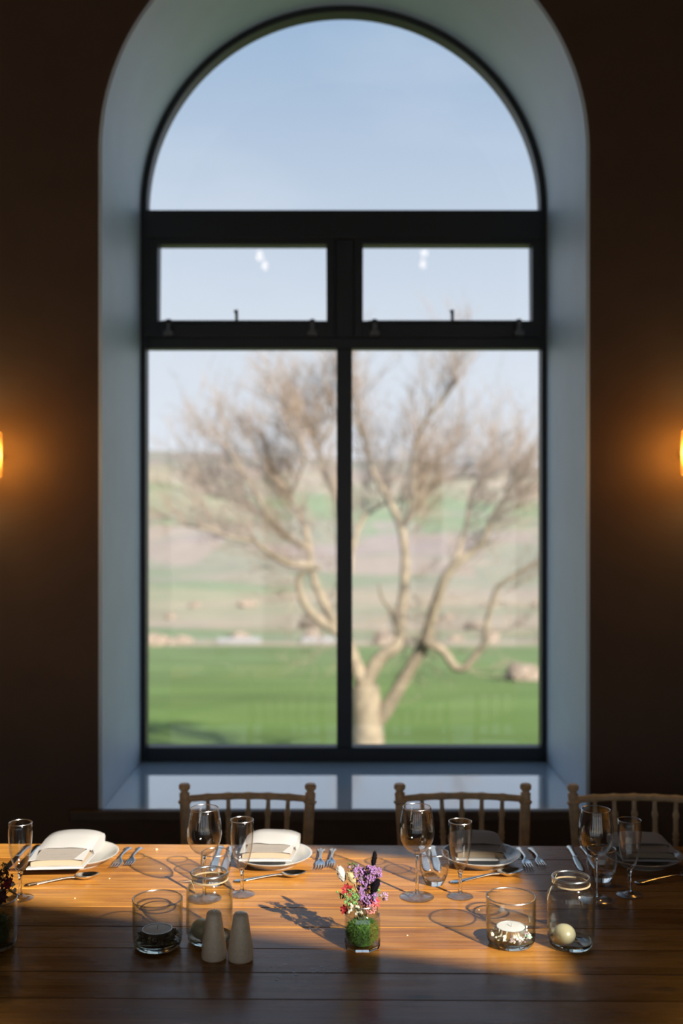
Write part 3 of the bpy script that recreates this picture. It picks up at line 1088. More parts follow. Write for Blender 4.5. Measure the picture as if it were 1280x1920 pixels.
def flute(x, y, lab):
    g = thing('champagne_flute', lab, 'champagne flute', (x, y, TZ), group='champagne flutes on the table')
    w_ = .0012
    outer = [(.004, .058), (.010, .064), (.0155, .074), (.020, .088), (.0238, .106), (.0258, .126), (.0268, .146), (.0266, .160), (.0262, .170)]
    inner = [(max(r - w_, .0005), z + (.005 if i < 2 else .0005)) for i, (r, z) in enumerate(outer)]
    bowl = MB().lathe(outer + inner[::-1], 48).build('bowl', M['glass'], g, smooth=True, angle=75)
    MB().torus(.0257, .0012, .170, 48, 8).build('rim', M['lip'], bowl, smooth=True)
    MB().lathe([(0, .061), (.005, .0595), (.0062, .056), (.0042, .052), (.0038, .04), (.0038, .02), (.005, .009), (0, .008)], 20).build('stem', M['solid_glass'], g, smooth=True)
    MB().lathe([(0, .0095), (.006, .009), (.010, .0055), (.018, .0034), (.0285, .0018), (.0296, .0010), (.0290, .0004), (0, .0002)], 48).build('foot', M['foot'], g, smooth=True)
    return g


def tumbler(x, y, lab):
    g = thing('water_tumbler', lab, 'glass tumbler', (x, y, TZ), group='small water tumblers on the table')
    w_ = .0013
    outer = [(.0225, .012), (.0285, .016), (.0325, .026), (.0350, .040), (.0352, .052), (.0342, .064), (.0330, .074)]
    inner = [(r - w_, z) for r, z in outer]
    b = MB().lathe(outer + inner[::-1], 44, closed=True).build('bowl', M['glass'], g, smooth=True, angle=75)
    MB().torus(.0325, .0012, .074, 44, 8).build('rim', M['lip'], b, smooth=True)
    MB().lathe([(0, .0125), (.018, .0125), (.0285, .0175), (.0262, .011), (.0225, .004), (.0205, .0005), (0, .0003)], 44).build('base', M['solid_glass'], g, smooth=True)
    return g


def votive(x, y, lab):
    g = thing('glass_candle_holder', lab, 'candle holder', (x, y, TZ), group='glass candle holders on the table')
    w_ = .0022
    outer = [(.0475, .012), (.0492, .020), (.0498, .040), (.0500, .095)]
    inner = [(r - w_, z) for r, z in outer]
    b = MB().lathe(outer + inner[::-1], 56, closed=True).build('wall', M['green_glass'], g, smooth=True, angle=75)
    MB().torus(.0489, .0016, .0955, 56, 8).build('rim', M['lip'], b, smooth=True)
    MB().lathe([(0, .010), (.044, .0105), (.0470, .014), (.0482, .012), (.0462, .006), (.0420, .0012), (.038, .0004), (0, .0008)], 56).build('base', M['solid_green'], g, smooth=True)
    return g


def jar(x, y, lab, seed):
    g = thing('glass_jar', lab, 'glass jar', (x, y, TZ), group='round glass jars tied with twine')
    w_ = .0022
    outer = [(.0440, .010), (.0468, .018), (.0472, .035), (.0472, .095), (.0460, .105), (.0420, .114), (.0375, .119), (.0365, .123), (.0368, .128), (.0385, .131), (.0388, .136), (.0370, .1385)]
    inner = [(r - w_, z) for r, z in outer]
    b = MB().lathe(outer + inner[::-1], 56, closed=True).build('body', M['green_glass'], g, smooth=True, angle=75)
    MB().torus(.0366, .0024, .1365, 56, 10).build('rim', M['lip'], b, smooth=True)
    MB().lathe([(0, .0085), (.034, .0075), (.0425, .0115), (.0443, .010), (.0430, .005), (.0390, .0010), (.032, .0004), (.026, .003), (0, .0035)], 56).build('base', M['solid_green'], g, smooth=True)
    rg = random.Random(seed)
    t_ = MB().torus(.0374, .0008, .1235, 56, 6)
    t_.torus(.0374, .0007, .1252, 56, 6)
    a = R(205 if seed == 2 else 190)
    k = Vector((.0385 * math.cos(a), .0385 * math.sin(a), .125))
    ends = ([(-.007, -.004, .001), (-.013, -.007, .001), (-.020, -.009, .002)], [(.006, -.012, -.006), (.012, -.018, -.018), (.014, -.020, -.034)]) if seed == 2 else \
           ([(-.004, -.004, -.005), (-.009, -.008, -.016), (-.013, -.010, -.028)], [(.004, -.001, .006), (.010, .002, .011), (.015, .003, .014)], [(.002, -.001, .007), (.006, .003, .013), (.009, .004, .019)])
    for e in ends:
        t_.tube([k] + [k + Vector(q) for q in e], [.0007, .0006, .0005, .0004], 6)
    t_.ball(k, .0028, 8, 6)
    t_.build('twine', M['twine'], g, smooth=True)
    return g


wine_glass(-.3084, 2.400, 'tall wine glass behind the left jar, with a stem, standing in sunlight')
wine_glass(.1705, 2.410, 'tall wine glass right of the flower jar, beside a small tumbler')
wine_glass(.5700, 2.390, 'tall wine glass in dark shadow behind the right jar')
flute(-.7234, 2.4033, 'slim champagne flute at the left edge behind the dark flowers')
flute(-.2263, 2.4268, 'slim champagne flute in front of the napkin plate right of the left jar')
flute(.2685, 2.4133, 'slim champagne flute just right of the middle wine glass')
flute(.6543, 2.4234, 'slim champagne flute in shadow, the rightmost stemmed glass')
tumbler(-.2946, 2.4964, 'small stemless tumbler half hidden behind the left jar and wine glass')
tumbler(.2172, 2.4964, 'small stemless tumbler between the middle wine glass and flute')
tumbler(.6150, 2.5217, 'small stemless tumbler in shadow behind the right wine glass')
votive(-.3684, 2.1376, 'glass candle holder with dark pebbles left of the salt and pepper shakers')
votive(.3414, 2.1508, 'glass candle holder with pale green pebbles beside the right jar')
jar(-.2685, 2.1696, 'round glass jar tied with twine behind the salt and pepper shakers', 2)
jar(.4607, 2.1429, 'round glass jar tied with twine at the edge of the shadow on the right', 5)

# tealights, pebbles and ball candles
def tealight(x, y, z, lab, tilt=0):
    g = thing('tealight', lab, 'candle', (x, y, z))
    g.rotation_euler = (R(tilt), 0, 0)
    MB().lathe([(0, 0), (.0285, 0), (.0292, .001), (.0292, .0155), (.0298, .0162), (.0286, .0162), (.0283, .012), (0, .012)], 40).build('cup', M['foil'], g, smooth=True, angle=50)
    MB().lathe([(0, .0118), (.0282, .0118), (.0282, .0150), (.024, .0158), (0, .0152)], 40).build('wax', M['wax'], g, smooth=True, angle=60)
    MB().tube([(0, 0, .014), (.0005, 0, .019), (.002, .001, .023)], .0008, 6).build('wick', M['wick'], g)


def pebbles(x, y, mats_, lab, seed):
    """a loose ring of chippings round the candle, too many and too small to count"""
    rg = random.Random(seed)
    root = thing('pebbles', lab, 'pebbles', (x, y, TZ))
    root['kind'] = 'stuff'
    parts = [MB() for _ in mats_]
    for i in range(330):
        a = rg.uniform(0, 2 * PI)
        r = rg.uniform(.004, .0392)
        s = rg.uniform(.0024, .0046)
        h = .0115 + s + rg.random() * (.013 if r > .031 else .003)
        sc = (rg.uniform(.7, 1.3), rg.uniform(.7, 1.3), rg.uniform(.6, 1))
        q = rg.choice(parts)
        q.ball((r * math.cos(a), r * math.sin(a), h), s, 6, 4, rg, .2, sc)
    for q, mm in zip(parts, mats_):
        o = q.build('chippings', mm, root)
        o['kind'] = 'stuff'


M['peb_dark'] = mat('dark_olive_chips', (.055, .055, .035), .5)
M['peb_dark2'] = mat('brown_chips', (.13, .10, .05), .5)
M['peb_grn'] = mat('pale_green_chips', (.30, .45, .33), .5)
M['peb_wht'] = mat('cream_chips', (.70, .66, .54), .5)
M['peb_mve'] = mat('mauve_chips', (.20, .14, .15), .5)
pebbles(-.3684, 2.1376, [M['peb_dark'], M['peb_dark'], M['peb_dark2']], 'dark olive pebbles in the glass candle holder on the left', 3)
pebbles(.3414, 2.1508, [M['peb_grn'], M['peb_wht'], M['peb_wht'], M['peb_mve']], 'pale green and cream pebbles in the glass candle holder on the right', 8)
tealight(-.3684, 2.134, TZ + .0205, 'white tealight on dark pebbles in the left glass candle holder')
tealight(.3414, 2.146, TZ + .0205, 'white tealight on pale pebbles in the right glass candle holder', 0)
for (x, y, lab) in ((-.282, 2.155, 'cream ball candle lying in the left jar, half hidden by a shaker'),
                    (.4440, 2.128, 'cream ball candle lying in the right jar')):
    o = MB().ball((0, 0, .0195), .0228, 28, 18, sc=(1, 1, .855)).build('ball_candle', M['ball'], smooth=True)
    o.location = (x, y, TZ + .0085)
    tag(o, lab, 'candle', 'ball candles in the jars')

# ------------------------------------------------------------------ salt and pepper
def shaker(x, y, lab, holes):
    g = thing('shaker', lab, 'shaker', (x, y, TZ), group='salt and pepper shakers')
    prof = [(0, 0), (.0225, 0), (.0245, .0025), (.0246, .010), (.0225, .034), (.0185, .060), (.0158, .078), (.0146, .0865), (.0120, .0905), (.007, .092), (0, .0923)]
    MB().lathe(prof, 44).build('body', M['stoneware'], g, smooth=True, angle=60)
    for k in range(holes):
        a = 2 * PI * k / max(1, holes) + .4
        r = .0052 if holes > 1 else 0
        MB().lathe([(0, .0003), (.0012, .0003), (.0013, 0), (0, 0)], 10, r * math.cos(a), r * math.sin(a), .0921).build('hole', M['hole'], g)


shaker(-.2487, 2.0813, 'beige stoneware shaker with several holes, the left one of the pair', 5)
shaker(-.1960, 2.0739, 'beige stoneware shaker with a single hole, the right one of the pair', 1)

# ------------------------------------------------------------------ plates, napkins, menu cards
def plate(x, y, lab):
    prof = [(0, .0035), (.052, .0035), (.056, .002), (.058, .0), (.061, .0), (.062, .003), (.080, .0115), (.0935, .0195), (.0975, .0225), (.0985, .0240),
            (.0972, .0245), (.092, .0225), (.078, .0145), (.064, .0085), (.055, .0070), (0, .0070)]
    o = MB().lathe(prof, 64).build('plate', M['ceramic'], smooth=True, angle=60)
    o.location = (x, y, TZ)
    tag(o, lab, 'plate', 'white side plates')


def napkin(x, y, rz, f, b, hw, lab, clab, h=.030, text=True, skew=0.0):
    """folded linen: flat under-fold, rolled upper fold at the back, two flaps holding a card"""
    z0 = TZ + .0246
    n = thing('napkin', lab, 'napkin', (x, y, z0), rz, 'folded white napkins on the plates')
    def sheet(prof, hw0, hw1, nm, mt, seg=14, wob=.002, seed=0):
        m = MB()
        k = len(prof)
        for i in range(seg + 1):
            t_ = i / seg
            xx = -hw0 + (hw0 + hw1) * t_
            for j, (py, pz) in enumerate(prof):
                w_ = mnoise.noise(Vector((t_ * 3.1 + seed, py * 22, pz * 18)))
                m.v.append((xx + skew * py + .4 * wob * w_, py + wob * w_, max(0, pz + wob * .9 * w_ * (1 if pz > .004 else 0) - (0.25 * pz * (2 * t_ - 1) ** 4))))
        for i in range(seg):
            for j in range(k):
                j2 = (j + 1) % k
                m.f.append((i * k + j, i * k + j2, (i + 1) * k + j2, (i + 1) * k + j))
        m.f.append(tuple(range(k)))
        m.f.append(tuple(seg * k + j for j in reversed(range(k))))
        return m.build(nm, mt, n, smooth=True, angle=50)
    sheet([(f, 0), (f - .001, .0025), (f, .005), (b - .02, .006), (b - .012, 0)], hw, hw, 'under_fold', M['linen'], wob=.001, seed=1)
    c0, c1 = f + .010, f + (b - f) * .40              # card slope start / end
    zc0, zc1 = .0200, .0265
    sheet([(c0, .0055), (c0, zc0 - .0015), (c1, zc1 - .0015), (c1 + .02, .0055)], hw * .90, hw * .90, 'middle_fold', M['linen_fold'], wob=.0006, seed=2)
    sheet([(c1 - .006, zc1 + .0005), (c1 - .008, zc1 + .003), (c1 + .004, zc1 + .0062), ((c1 + b) / 2, h - .001), (b - .018, h), (b - .006, h - .006), (b, h - .016), (b - .004, .008), (b - .02, .0062), (c1 + .018, .0062), (c1 + .006, zc1 - .001)],
          hw, hw, 'rolled_fold', M['linen'], wob=.0022, seed=x * 10)
    for s in (-1, 1):
        m = MB()
        xa, xb = s * hw * (.70 if s > 0 else .76), s * hw * .985
        sh = (.018 if s > 0 else .010)
        P = [(xa + skew * c0 - s * sh * .2, c0 - .002, zc0 + .0012), (xb + skew * c0, c0 - .003, zc0 - .001), (xb + skew * c1, c1 + .004, zc1 + .0008), (xa + s * sh + skew * c1, c1 + .004, zc1 + .0018)]
        m.add(P + [(p[0], p[1], p[2] - .0011) for p in P], [(0, 1, 2, 3), (7, 6, 5, 4), (0, 4, 5, 1), (1, 5, 6, 2), (2, 6, 7, 3), (3, 7, 4, 0)])
        m.build('side_flap', M['linen'], n)
    cd = thing('menu_card', clab, 'card', (x, y, z0), rz, 'menu cards tucked in the napkins')
    hw2 = hw * .80
    P = [(-hw2 + skew * c0, c0 - .001, zc0), (hw2 + skew * c0, c0 - .001, zc0), (hw2 + skew * c1, c1 + .002, zc1), (-hw2 + skew * c1, c1 + .002, zc1)]
    MB().add(P + [(p[0], p[1], p[2] - .0006) for p in P], [(0, 1, 2, 3), (7, 6, 5, 4), (0, 4, 5, 1), (1, 5, 6, 2), (2, 6, 7, 3), (3, 7, 4, 0)]).build('sheet', M['card'], cd)
    if text:                                          # faint printed lines, too small to read
        rg = random.Random(int(x * 100))
        m = MB()
        for (fr, wid, hgt) in ((.42, .55, .0022), (.18, .8, .0012)):
            xx = -hw2 * wid
            while xx < hw2 * wid:
                w_ = rg.uniform(.0012, .003)
                yy = c0 + (c1 - c0) * fr
                zz = zc0 + (zc1 - zc0) * fr + .0003
                dz = (zc1 - zc0) / (c1 - c0)
                q = skew * yy
                hh = hgt * rg.uniform(.5, 1.0)
                m.add([(xx + q, yy, zz), (xx + w_ + q, yy, zz), (xx + w_ + q, yy + hh, zz + hh * dz), (xx + q, yy + hh, zz + hh * dz)], [(0, 1, 2, 3)])
                xx += w_ + rg.uniform(.001, .004)
        m.build('printed_lines', M['ink'], cd)


plate(-.654, 2.655, 'white plate under the leftmost napkin')
plate(-.171, 2.650, 'white plate in front of the left chair, half in sunlight')
plate(.346, 2.650, 'white plate in front of the middle chair, at the edge of the shadow')
plate(.745, 2.645, 'white plate in deep shadow at the right edge')
napkin(-.672, 2.652, R(4), -.128, .068, .066, 'bright white folded napkin on the leftmost plate, hanging over its front', 'cream printed card in the leftmost napkin', h=.041, skew=.12)
napkin(-.176, 2.655, R(-1), -.076, .066, .064, 'white folded napkin on the plate in front of the left chair', 'cream printed card in the napkin in front of the left chair', h=.041, skew=.10)
napkin(.336, 2.655, R(-2), -.070, .066, .062, 'grey shaded folded napkin on the plate in front of the middle chair', 'cream printed card in the napkin in front of the middle chair', h=.040, skew=-.08)
napkin(.745, 2.650, R(-2), -.070, .066, .066, 'dim folded napkin on the plate at the right edge', 'cream printed card in the napkin at the right edge', h=.038, skew=-.10)

# ------------------------------------------------------------------ cutlery (built along -y: handle end at the origin)
def ribbon(sts, seg=8):
    """loft of lens-shaped sections: (s along -y, half width, z of centre line, half thickness, dish)"""
    m = MB()
    k = 2 * seg
    for (s, w_, z, t_, dish) in sts:
        for i in range(k):
            a = 2 * PI * i / k
            xx = w_ * math.cos(a)
            m.v.append((xx, -s, z + t_ * math.sin(a) + dish * (math.cos(a) ** 2)))
    for j in range(len(sts) - 1):
        for i in range(k):
            i2 = (i + 1) % k
            m.f.append((j * k + i, j * k + i2, (j + 1) * k + i2, (j + 1) * k + i))
    m.f.append(tuple(range(k)))
    m.f.append(tuple((len(sts) - 1) * k + i for i in reversed(range(k))))
    return m


HANDLE = [(0, .003, .0022, .0010, 0), (.003, .0075, .0024, .0016, 0), (.009, .0100, .0026, .0019, 0), (.016, .0098, .0030, .0018, 0), (.024, .0068, .0036, .0017, 0),
          (.030, .0062, .0042, .0017, 0), (.050, .0048, .0060, .0017, 0), (.075, .0034, .0082, .0017, 0), (.092, .0031, .0090, .0017, 0), (.104, .0036, .0080, .0016, 0)]


def proto(name, lab, cat):
    return thing(name, lab, cat)


def fork(x, y, rz, lab, sc=1.0):
    g = thing('fork', lab, 'fork', (x, y, TZ), rz, 'forks beside the plates')
    g.scale = (sc,) * 3
    ribbon(HANDLE).build('handle', M['silver'], g, smooth=True, angle=70)
    hd = ribbon([(.102, .0037, .0082, .0015, 0), (.110, .0065, .0062, .0013, .0006), (.118, .0105, .0046, .0012, .0012), (.128, .0118, .0036, .0011, .0014), (.134, .0118, .0034, .0011, .0012)])
    for k in range(4):
        xx = -.0096 + .0064 * k
        hd.tube([(xx, -.132, .0042), (xx, -.145, .0038), (xx * .98, -.158, .0050), (xx * .96, -.168, .0075)], [.0017, .0016, .0014, .0007], 6)
    hd.build('head', M['silver'], g, smooth=True, angle=70)


def spoon(x, y, rz, lab, sc=1.0):
    g = thing('spoon', lab, 'spoon', (x, y, TZ), rz, 'spoons in front of the plates')
    g.scale = (sc,) * 3
    ribbon(HANDLE).build('handle', M['silver'], g, smooth=True, angle=70)
    m = MB()                                          # dished oval bowl with real wall thickness
    nr, na = 6, 28
    def surf(r, a, off):
        yy = -.128 - .026 * r * math.cos(a) - (.002 * r if math.cos(a) > 0 else 0)
        xx = .0165 * r * math.sin(a) * (1 - .12 * math.cos(a))
        return (xx, yy, .0012 + .0085 * r ** 2 + off)
    for off in (.0, .0011):
        for j in range(nr + 1):
            for i in range(na):
                m.v.append(surf(j / nr, 2 * PI * i / na, off))
    q = (nr + 1) * na
    for lay in (0, 1):
        for j in range(nr):
            for i in range(na):
                i2 = (i + 1) % na
                f_ = (j * na + i, j * na + i2, (j + 1) * na + i2, (j + 1) * na + i)
                m.f.append(tuple(c + lay * q for c in (f_ if lay else f_[::-1])))
    for i in range(na):
        i2 = (i + 1) % na
        m.f.append((nr * na + i, nr * na + i2, q + nr * na + i2, q + nr * na + i))
    m.build('bowl', M['silver'], g, smooth=True, angle=60)


def knife(x, y, rz, lab, sc=1.0):
    g = thing('knife', lab, 'knife', (x, y, TZ), rz, 'knives beside the plates')
    g.scale = (sc,) * 3
    ribbon([(0, .004, .0040, .0014, 0), (.003, .0080, .0042, .0028, 0), (.012, .0094, .0044, .0034, 0), (.024, .0070, .0044, .0033, 0), (.05, .0062, .0044, .0034, 0), (.082, .0066, .0044, .0034, 0), (.088, .0060, .0044, .0030, 0)]).build('handle', M['silver'], g, smooth=True, angle=70)
    ribbon([(.086, .0058, .0044, .0016, 0), (.095, .0078, .0036, .0010, 0), (.130, .0090, .0028, .0009, 0), (.165, .0088, .0024, .0008, 0), (.180, .0064, .0022, .0007, 0), (.187, .0020, .0020, .0005, 0)]).build('blade', M['silver'], g, smooth=True, angle=70)


fork(-.5500, 2.762, R(-1), 'fork next to the leftmost plate, nearer the plate')
fork(-.5205, 2.762, R(-1), 'fork right of the leftmost plate, farther from the plate', .9)
fork(-.0525, 2.752, 0, 'fork next to the plate in front of the left chair, nearer the plate')
fork(-.0215, 2.752, R(-2), 'fork behind the flower jar, farther from the plate', .9)
fork(.4600, 2.762, R(-1), 'dim fork touching the shaded plate in front of the middle chair')
fork(.4895, 2.762, R(1), 'dim outer fork right of the shaded plate in front of the middle chair', .9)
fork(.8570, 2.750, R(0), 'dark fork at the very right edge of the table')
knife(-.7870, 2.772, R(0), 'knife lying just left of the leftmost plate')
knife(-.8130, 2.772, R(-1), 'knife behind the leftmost champagne flute')
knife(-.3120, 2.766, R(0), 'outer knife seen behind the left tumbler')
knife(-.2840, 2.766, R(0), 'inner knife beside the plate in front of the left chair')
knife(.2080, 2.766, R(0), 'outer knife seen behind the middle tumbler')
knife(.2350, 2.766, R(0), 'inner knife beside the shaded plate in front of the middle chair')
knife(.5900, 2.766, R(-2), 'knife left of the right wine glass, in shadow')
knife(.6250, 2.766, R(-1), 'knife behind the right wine glass, in shadow')
spoon(-.7360, 2.478, R(110), 'spoon in front of the leftmost plate, in full sun', 1.10)
spoon(-.2527, 2.506, R(104), 'spoon behind the champagne flute near the left jar', 1.12)
spoon(.2550, 2.496, R(110), 'spoon in front of the shaded plate by the right candle holder', 1.22)
spoon(.6870, 2.496, R(105), 'dark spoon in shadow at the right edge', 1.18)

# ------------------------------------------------------------------ flowers
def octo_jar(x, y):
    g = thing('flower_jar', 'small eight-sided glass jar of moss and dried flowers at the table centre', 'glass jar', (x, y, TZ))
    def ring(prof, n, rot=PI / 8):
        m = MB()
        k = len(prof)
        for r, z in prof:
            for i in range(n):
                a = 2 * PI * i / n + rot
                m.v.append((r * math.cos(a), r * math.sin(a), z))
        for j in range(k):
            j2 = (j + 1) % k
            for i in range(n):
                i2 = (i + 1) % n
                m.f.append((j * n + i, j * n + i2, j2 * n + i2, j2 * n + i))
        return m
    o_ = [(.0372, .008), (.0385, .014), (.0385, .058), (.0360, .0655)]
    body = ring(o_ + [(r - .002, z) for r, z in o_[::-1]], 8).build('body', M['jar_glass'], g)
    o_ = [(.0352, .0655), (.0312, .069), (.0305, .072), (.0318, .074), (.0306, .0765), (.0318, .079), (.0306, .0815), (.0312, .084), (.0310, .087)]
    neck = MB().lathe(o_ + [(r - .0018, z) for r, z in o_[::-1]], 44, closed=True).build('neck', M['jar_glass'], g, smooth=True, angle=60)
    MB().torus(.0301, .0014, .087, 44, 8).build('rim', M['lip'], neck, smooth=True)
    b = ring([(.0005, .007), (.034, .007), (.0372, .010), (.0380, .009), (.0350, .0015), (.030, .0004), (.0005, .0006)], 8)
    b.build('base', M['solid_glass'], g)
    return g


def moss(x, y, z, r, h, lab, col, seed, n=8500):
    m = MB()
    rg = random.Random(seed)
    m.lathe([(0, .001), (r * .66, .001), (r * .74, h * .12), (r * .75, h * .55), (r * .66, h * .74), (r * .4, h * .84), (0, h * .86)], 24)
    for i in range(n):
        th = math.acos(1 - 2 * rg.random())
        a = rg.uniform(0, 2 * PI)
        k = rg.uniform(.66, .93)
        nrm = Vector((math.sin(th) * math.cos(a), math.sin(th) * math.sin(a), math.cos(th)))
        sq = 1.0 / max(abs(nrm.z) ** 3 + math.hypot(nrm.x, nrm.y) ** 3, .3) ** (1 / 3)
        p = Vector((nrm.x * r * k * min(sq, 1.12), nrm.y * r * k * min(sq, 1.12), h * .47 + nrm.z * h * .47 * k * sq))
        d = (nrm + Vector((rg.uniform(-1, 1), rg.uniform(-1, 1), rg.uniform(-1, 1))) * .9).normalized() * rg.uniform(.003, .0062)
        s = d.cross(Vector((rg.uniform(-1, 1), rg.uniform(-1, 1), rg.uniform(-1, 1)))).normalized() * .0006
        q = p + d
        rr = math.hypot(q.x, q.y)
        if rr > r:
            q.x *= r / rr
            q.y *= r / rr
        q.z = max(.0003, q.z)
        p.z = max(.0003, p.z)
        m.add([p - s, p + s, q], [(0, 1, 2)])
    o = m.build('moss', col)
    o.location = (x, y, z)
    tag(o, lab, 'moss', kind='stuff')


M['moss'] = mat('bright_moss', (.050, .125, .013), .9, noise_amt=.7, noise_scale=160)
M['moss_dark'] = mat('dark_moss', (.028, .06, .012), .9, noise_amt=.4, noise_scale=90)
M['stem'] = mat('dry_stem', (.11, .12, .04), .8)
M['stem_tan'] = mat('straw_stem', (.34, .26, .15), .8)
M['lilac'] = mat('lilac_statice', (.235, .115, .265), .8, noise_amt=.25, noise_scale=150)
M['lilac_p'] = mat('pale_lilac', (.33, .20, .30), .8, noise_amt=.2, noise_scale=150)
M['red'] = mat('crimson_petals', (.24, .010, .012), .7, noise_amt=.3, noise_scale=120)
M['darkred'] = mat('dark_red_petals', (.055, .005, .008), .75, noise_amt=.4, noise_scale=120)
M['green'] = mat('green_berries', (.105, .215, .055), .7, noise_amt=.3, noise_scale=140)
M['cream_fl'] = mat('cream_blossom', (.42, .39, .29), .8, noise_amt=.1, noise_scale=140)
M['pink'] = mat('pink_grains', (.45, .165, .15), .8, noise_amt=.2, noise_scale=160)
M['black_t'] = mat('black_tail', (.006, .005, .007), 1.0, spec=0.05)
M['white_t'] = mat('white_tail', (.44, .395, .345), .9)
M['beige_t'] = mat('beige_tail', (.36, .285, .145), .9)
M['leaf'] = mat('fern_leaf', (.06, .10, .02), .7)

FR = random.Random(77)


def bouquet(ox, oy, neck_z):
    base = Vector((ox, oy, neck_z))

    def start(name, lab, cat, tip, stem_mat=None, group='dried flowers in the jar'):
        g = thing(name, lab, cat, base)
        tip = Vector(tip)
        a = Vector((tip.x * .16, tip.y * .16, -.028))
        mid = tip * .42 + Vector((0, 0, -.006))
        MB().tube([a, mid, tip], [.0008, .0007, .0006], 5).build('stem', stem_mat or M['stem'], g)
        return g, tip

    def tail(lab, tip, d, ln, w, mt, stem=None, n=420):
        g, t_ = start('bunny_tail_grass', lab, 'dried grass', tip, stem)
        d = Vector(d).normalized()
        q = d.to_track_quat('Z', 'Y').to_matrix()
        m = MB().ball(t_ + d * ln * .5, 1.0, 14, 10, FR, .06, sc=(w * .42, w * .42, ln * .5), rot=q)
        for i in range(n):
            th = math.acos(1 - 2 * FR.random())
            a = FR.uniform(0, 2 * PI)
            nn = Vector((math.sin(th) * math.cos(a), math.sin(th) * math.sin(a), math.cos(th)))
            p = t_ + d * ln * .5 + q @ Vector((nn.x * w * .42, nn.y * w * .42, nn.z * ln * .48))
            e = p + (q @ nn * .5 + d * .7).normalized() * FR.uniform(.002, .0062)
            s = (e - p).cross(Vector((FR.uniform(-1, 1), FR.uniform(-1, 1), FR.uniform(-1, 1)))).normalized() * .00022
            m.add([p - s, p + s, e], [(0, 1, 2)])
        tag(m.build('fluffy_head', mt, g), kind='stuff')

    def spray(name, lab, cat, tip, spots, r, mt, per=7, spread=.006, group=None, stem=None):
        g, t_ = start(name, lab, cat, tip, stem)
        st, fl = MB(), MB()
        for sp in spots:
            c = t_ + Vector(sp)
            st.tube([t_ * .6, (t_ * .35 + c * .65), c], .0004, 4)
            for k in range(per):
                u = Vector((FR.gauss(0, 1), FR.gauss(0, 1), FR.gauss(0, 1))).normalized() * spread * FR.uniform(.4, 1)
                fl.ball(c + u, r * FR.uniform(.7, 1.2), 6, 4, FR, .28)
        st.build('branchlets', M['stem'], g)
        tag(fl.build('florets', mt, g), kind='stuff')

    def flower(name, lab, tip, d, r, mt, n=7):
        g, t_ = start(name, lab, 'dried flower', tip)
        q = Vector(d).normalized().to_track_quat('Z', 'Y').to_matrix()
        for lay, (k_, rr, up) in enumerate(((n, r, .15), (n - 2, r * .75, .55), (3, r * .45, 1.1))):
            for k in range(k_):
                a = 2 * PI * k / k_ + lay * .5 + FR.uniform(-.2, .2)
                u = Vector((math.cos(a), math.sin(a), 0))
                s = Vector((-math.sin(a), math.cos(a), 0))
                zz = Vector((0, 0, 1))
                pts = [Vector(), u * rr * .5 + s * rr * .32 + zz * rr * up * .4, u * rr + zz * rr * (up * .7 + FR.uniform(-.15, .15)), u * rr * .5 - s * rr * .32 + zz * rr * up * .4]
                v_ = [t_ + q @ p for p in pts]
                off = q @ Vector((0, 0, -.0004))
                MB().add(v_ + [p + off for p in v_], [(0, 1, 2), (0, 2, 3), (4, 6, 5), (4, 7, 6), (0, 4, 5, 1), (1, 5, 6, 2), (2, 6, 7, 3), (3, 7, 4, 0)]).build('petal', mt, g)
    return tail, spray, flower


octo_jar(.0416, 2.135)
moss(.0416, 2.135, TZ + .0076, .0335, .052, 'bright green moss filling the small eight-sided jar', M['moss'], 1)
NZ = TZ + .082
tail, spray, flower = bouquet(.0416, 2.135, NZ)
# offsets from the jar mouth in metres: x right, y away, z up
tail('fluffy white tail of grass leaning left in the flower jar', (-.036, -.006, .050), (-.35, -.1, 1), .034, .018, M['white_t'], M['stem_tan'])
tail('short beige tail of grass beside the white one in the flower jar', (-.015, -.012, .049), (-.55, -.2, 1), .027, .016, M['beige_t'], M['stem_tan'])
tail('tall black tail of grass standing at the top of the flower jar', (.022, .014, .072), (.12, 0, 1), .032, .011, M['black_t'])
tail('short black tail of grass leaning right in the flower jar', (.018, -.018, .030), (.45, -.1, 1), .034, .017, M['black_t'])
sp = []
for i in range(96):
    u = FR.random() ** .7
    sp.append((FR.uniform(-.024, .030) * (1 - .55 * (1 - u)) + .002, FR.uniform(-.020, .012), -.058 + .080 * u + FR.uniform(-.005, .005)))
spray('statice_spray', 'large cluster of lilac dried flowers at the top of the flower jar', 'dried flowers', (.006, .0, .055), sp, .0017, M['lilac'], 12, .0052)
spray('statice_spray', 'small lilac sprig drooping to the right of the flower jar', 'dried flowers', (.036, -.004, .032), [(.008, 0, -.006), (.012, -.004, -.014), (.006, .002, -.018), (.013, .003, -.010), (.002, 0, -.010)], .0015, M['lilac_p'], 7, .0035)
spray('statice_spray', 'pale lilac tips at the upper left of the flower jar', 'dried flowers', (-.026, .006, .074), [(0, 0, 0), (.008, .002, .002), (.014, 0, -.008), (.002, .004, -.010)], .0016, M['lilac_p'], 8, .0045)
flower('red_flower', 'crimson dried flower at the left of the flower jar below the white tail', (-.030, -.012, .036), (-.3, -.8, .5), .014, M['red'], 8)
flower('red_flower', 'crimson dried flower hanging over the left rim of the flower jar', (-.036, -.010, -.004), (-.5, -.8, .1), .011, M['red'], 7)
flower('red_flower', 'crimson dried flower over the right rim of the flower jar', (.026, -.016, .012), (.4, -.8, .3), .012, M['red'], 7)
flower('red_flower', 'dark red dried flower in the middle of the flower jar', (.002, -.010, .012), (0, -.9, .4), .012, M['darkred'], 8)
spray('berry_sprig', 'green berry sprig at the far left of the flower jar', 'dried sprig', (-.042, -.004, .024), [(0, 0, 0), (-.006, 0, .005), (.004, -.002, -.004), (-.003, 0, -.006)], .0016, M['green'], 5, .0035)
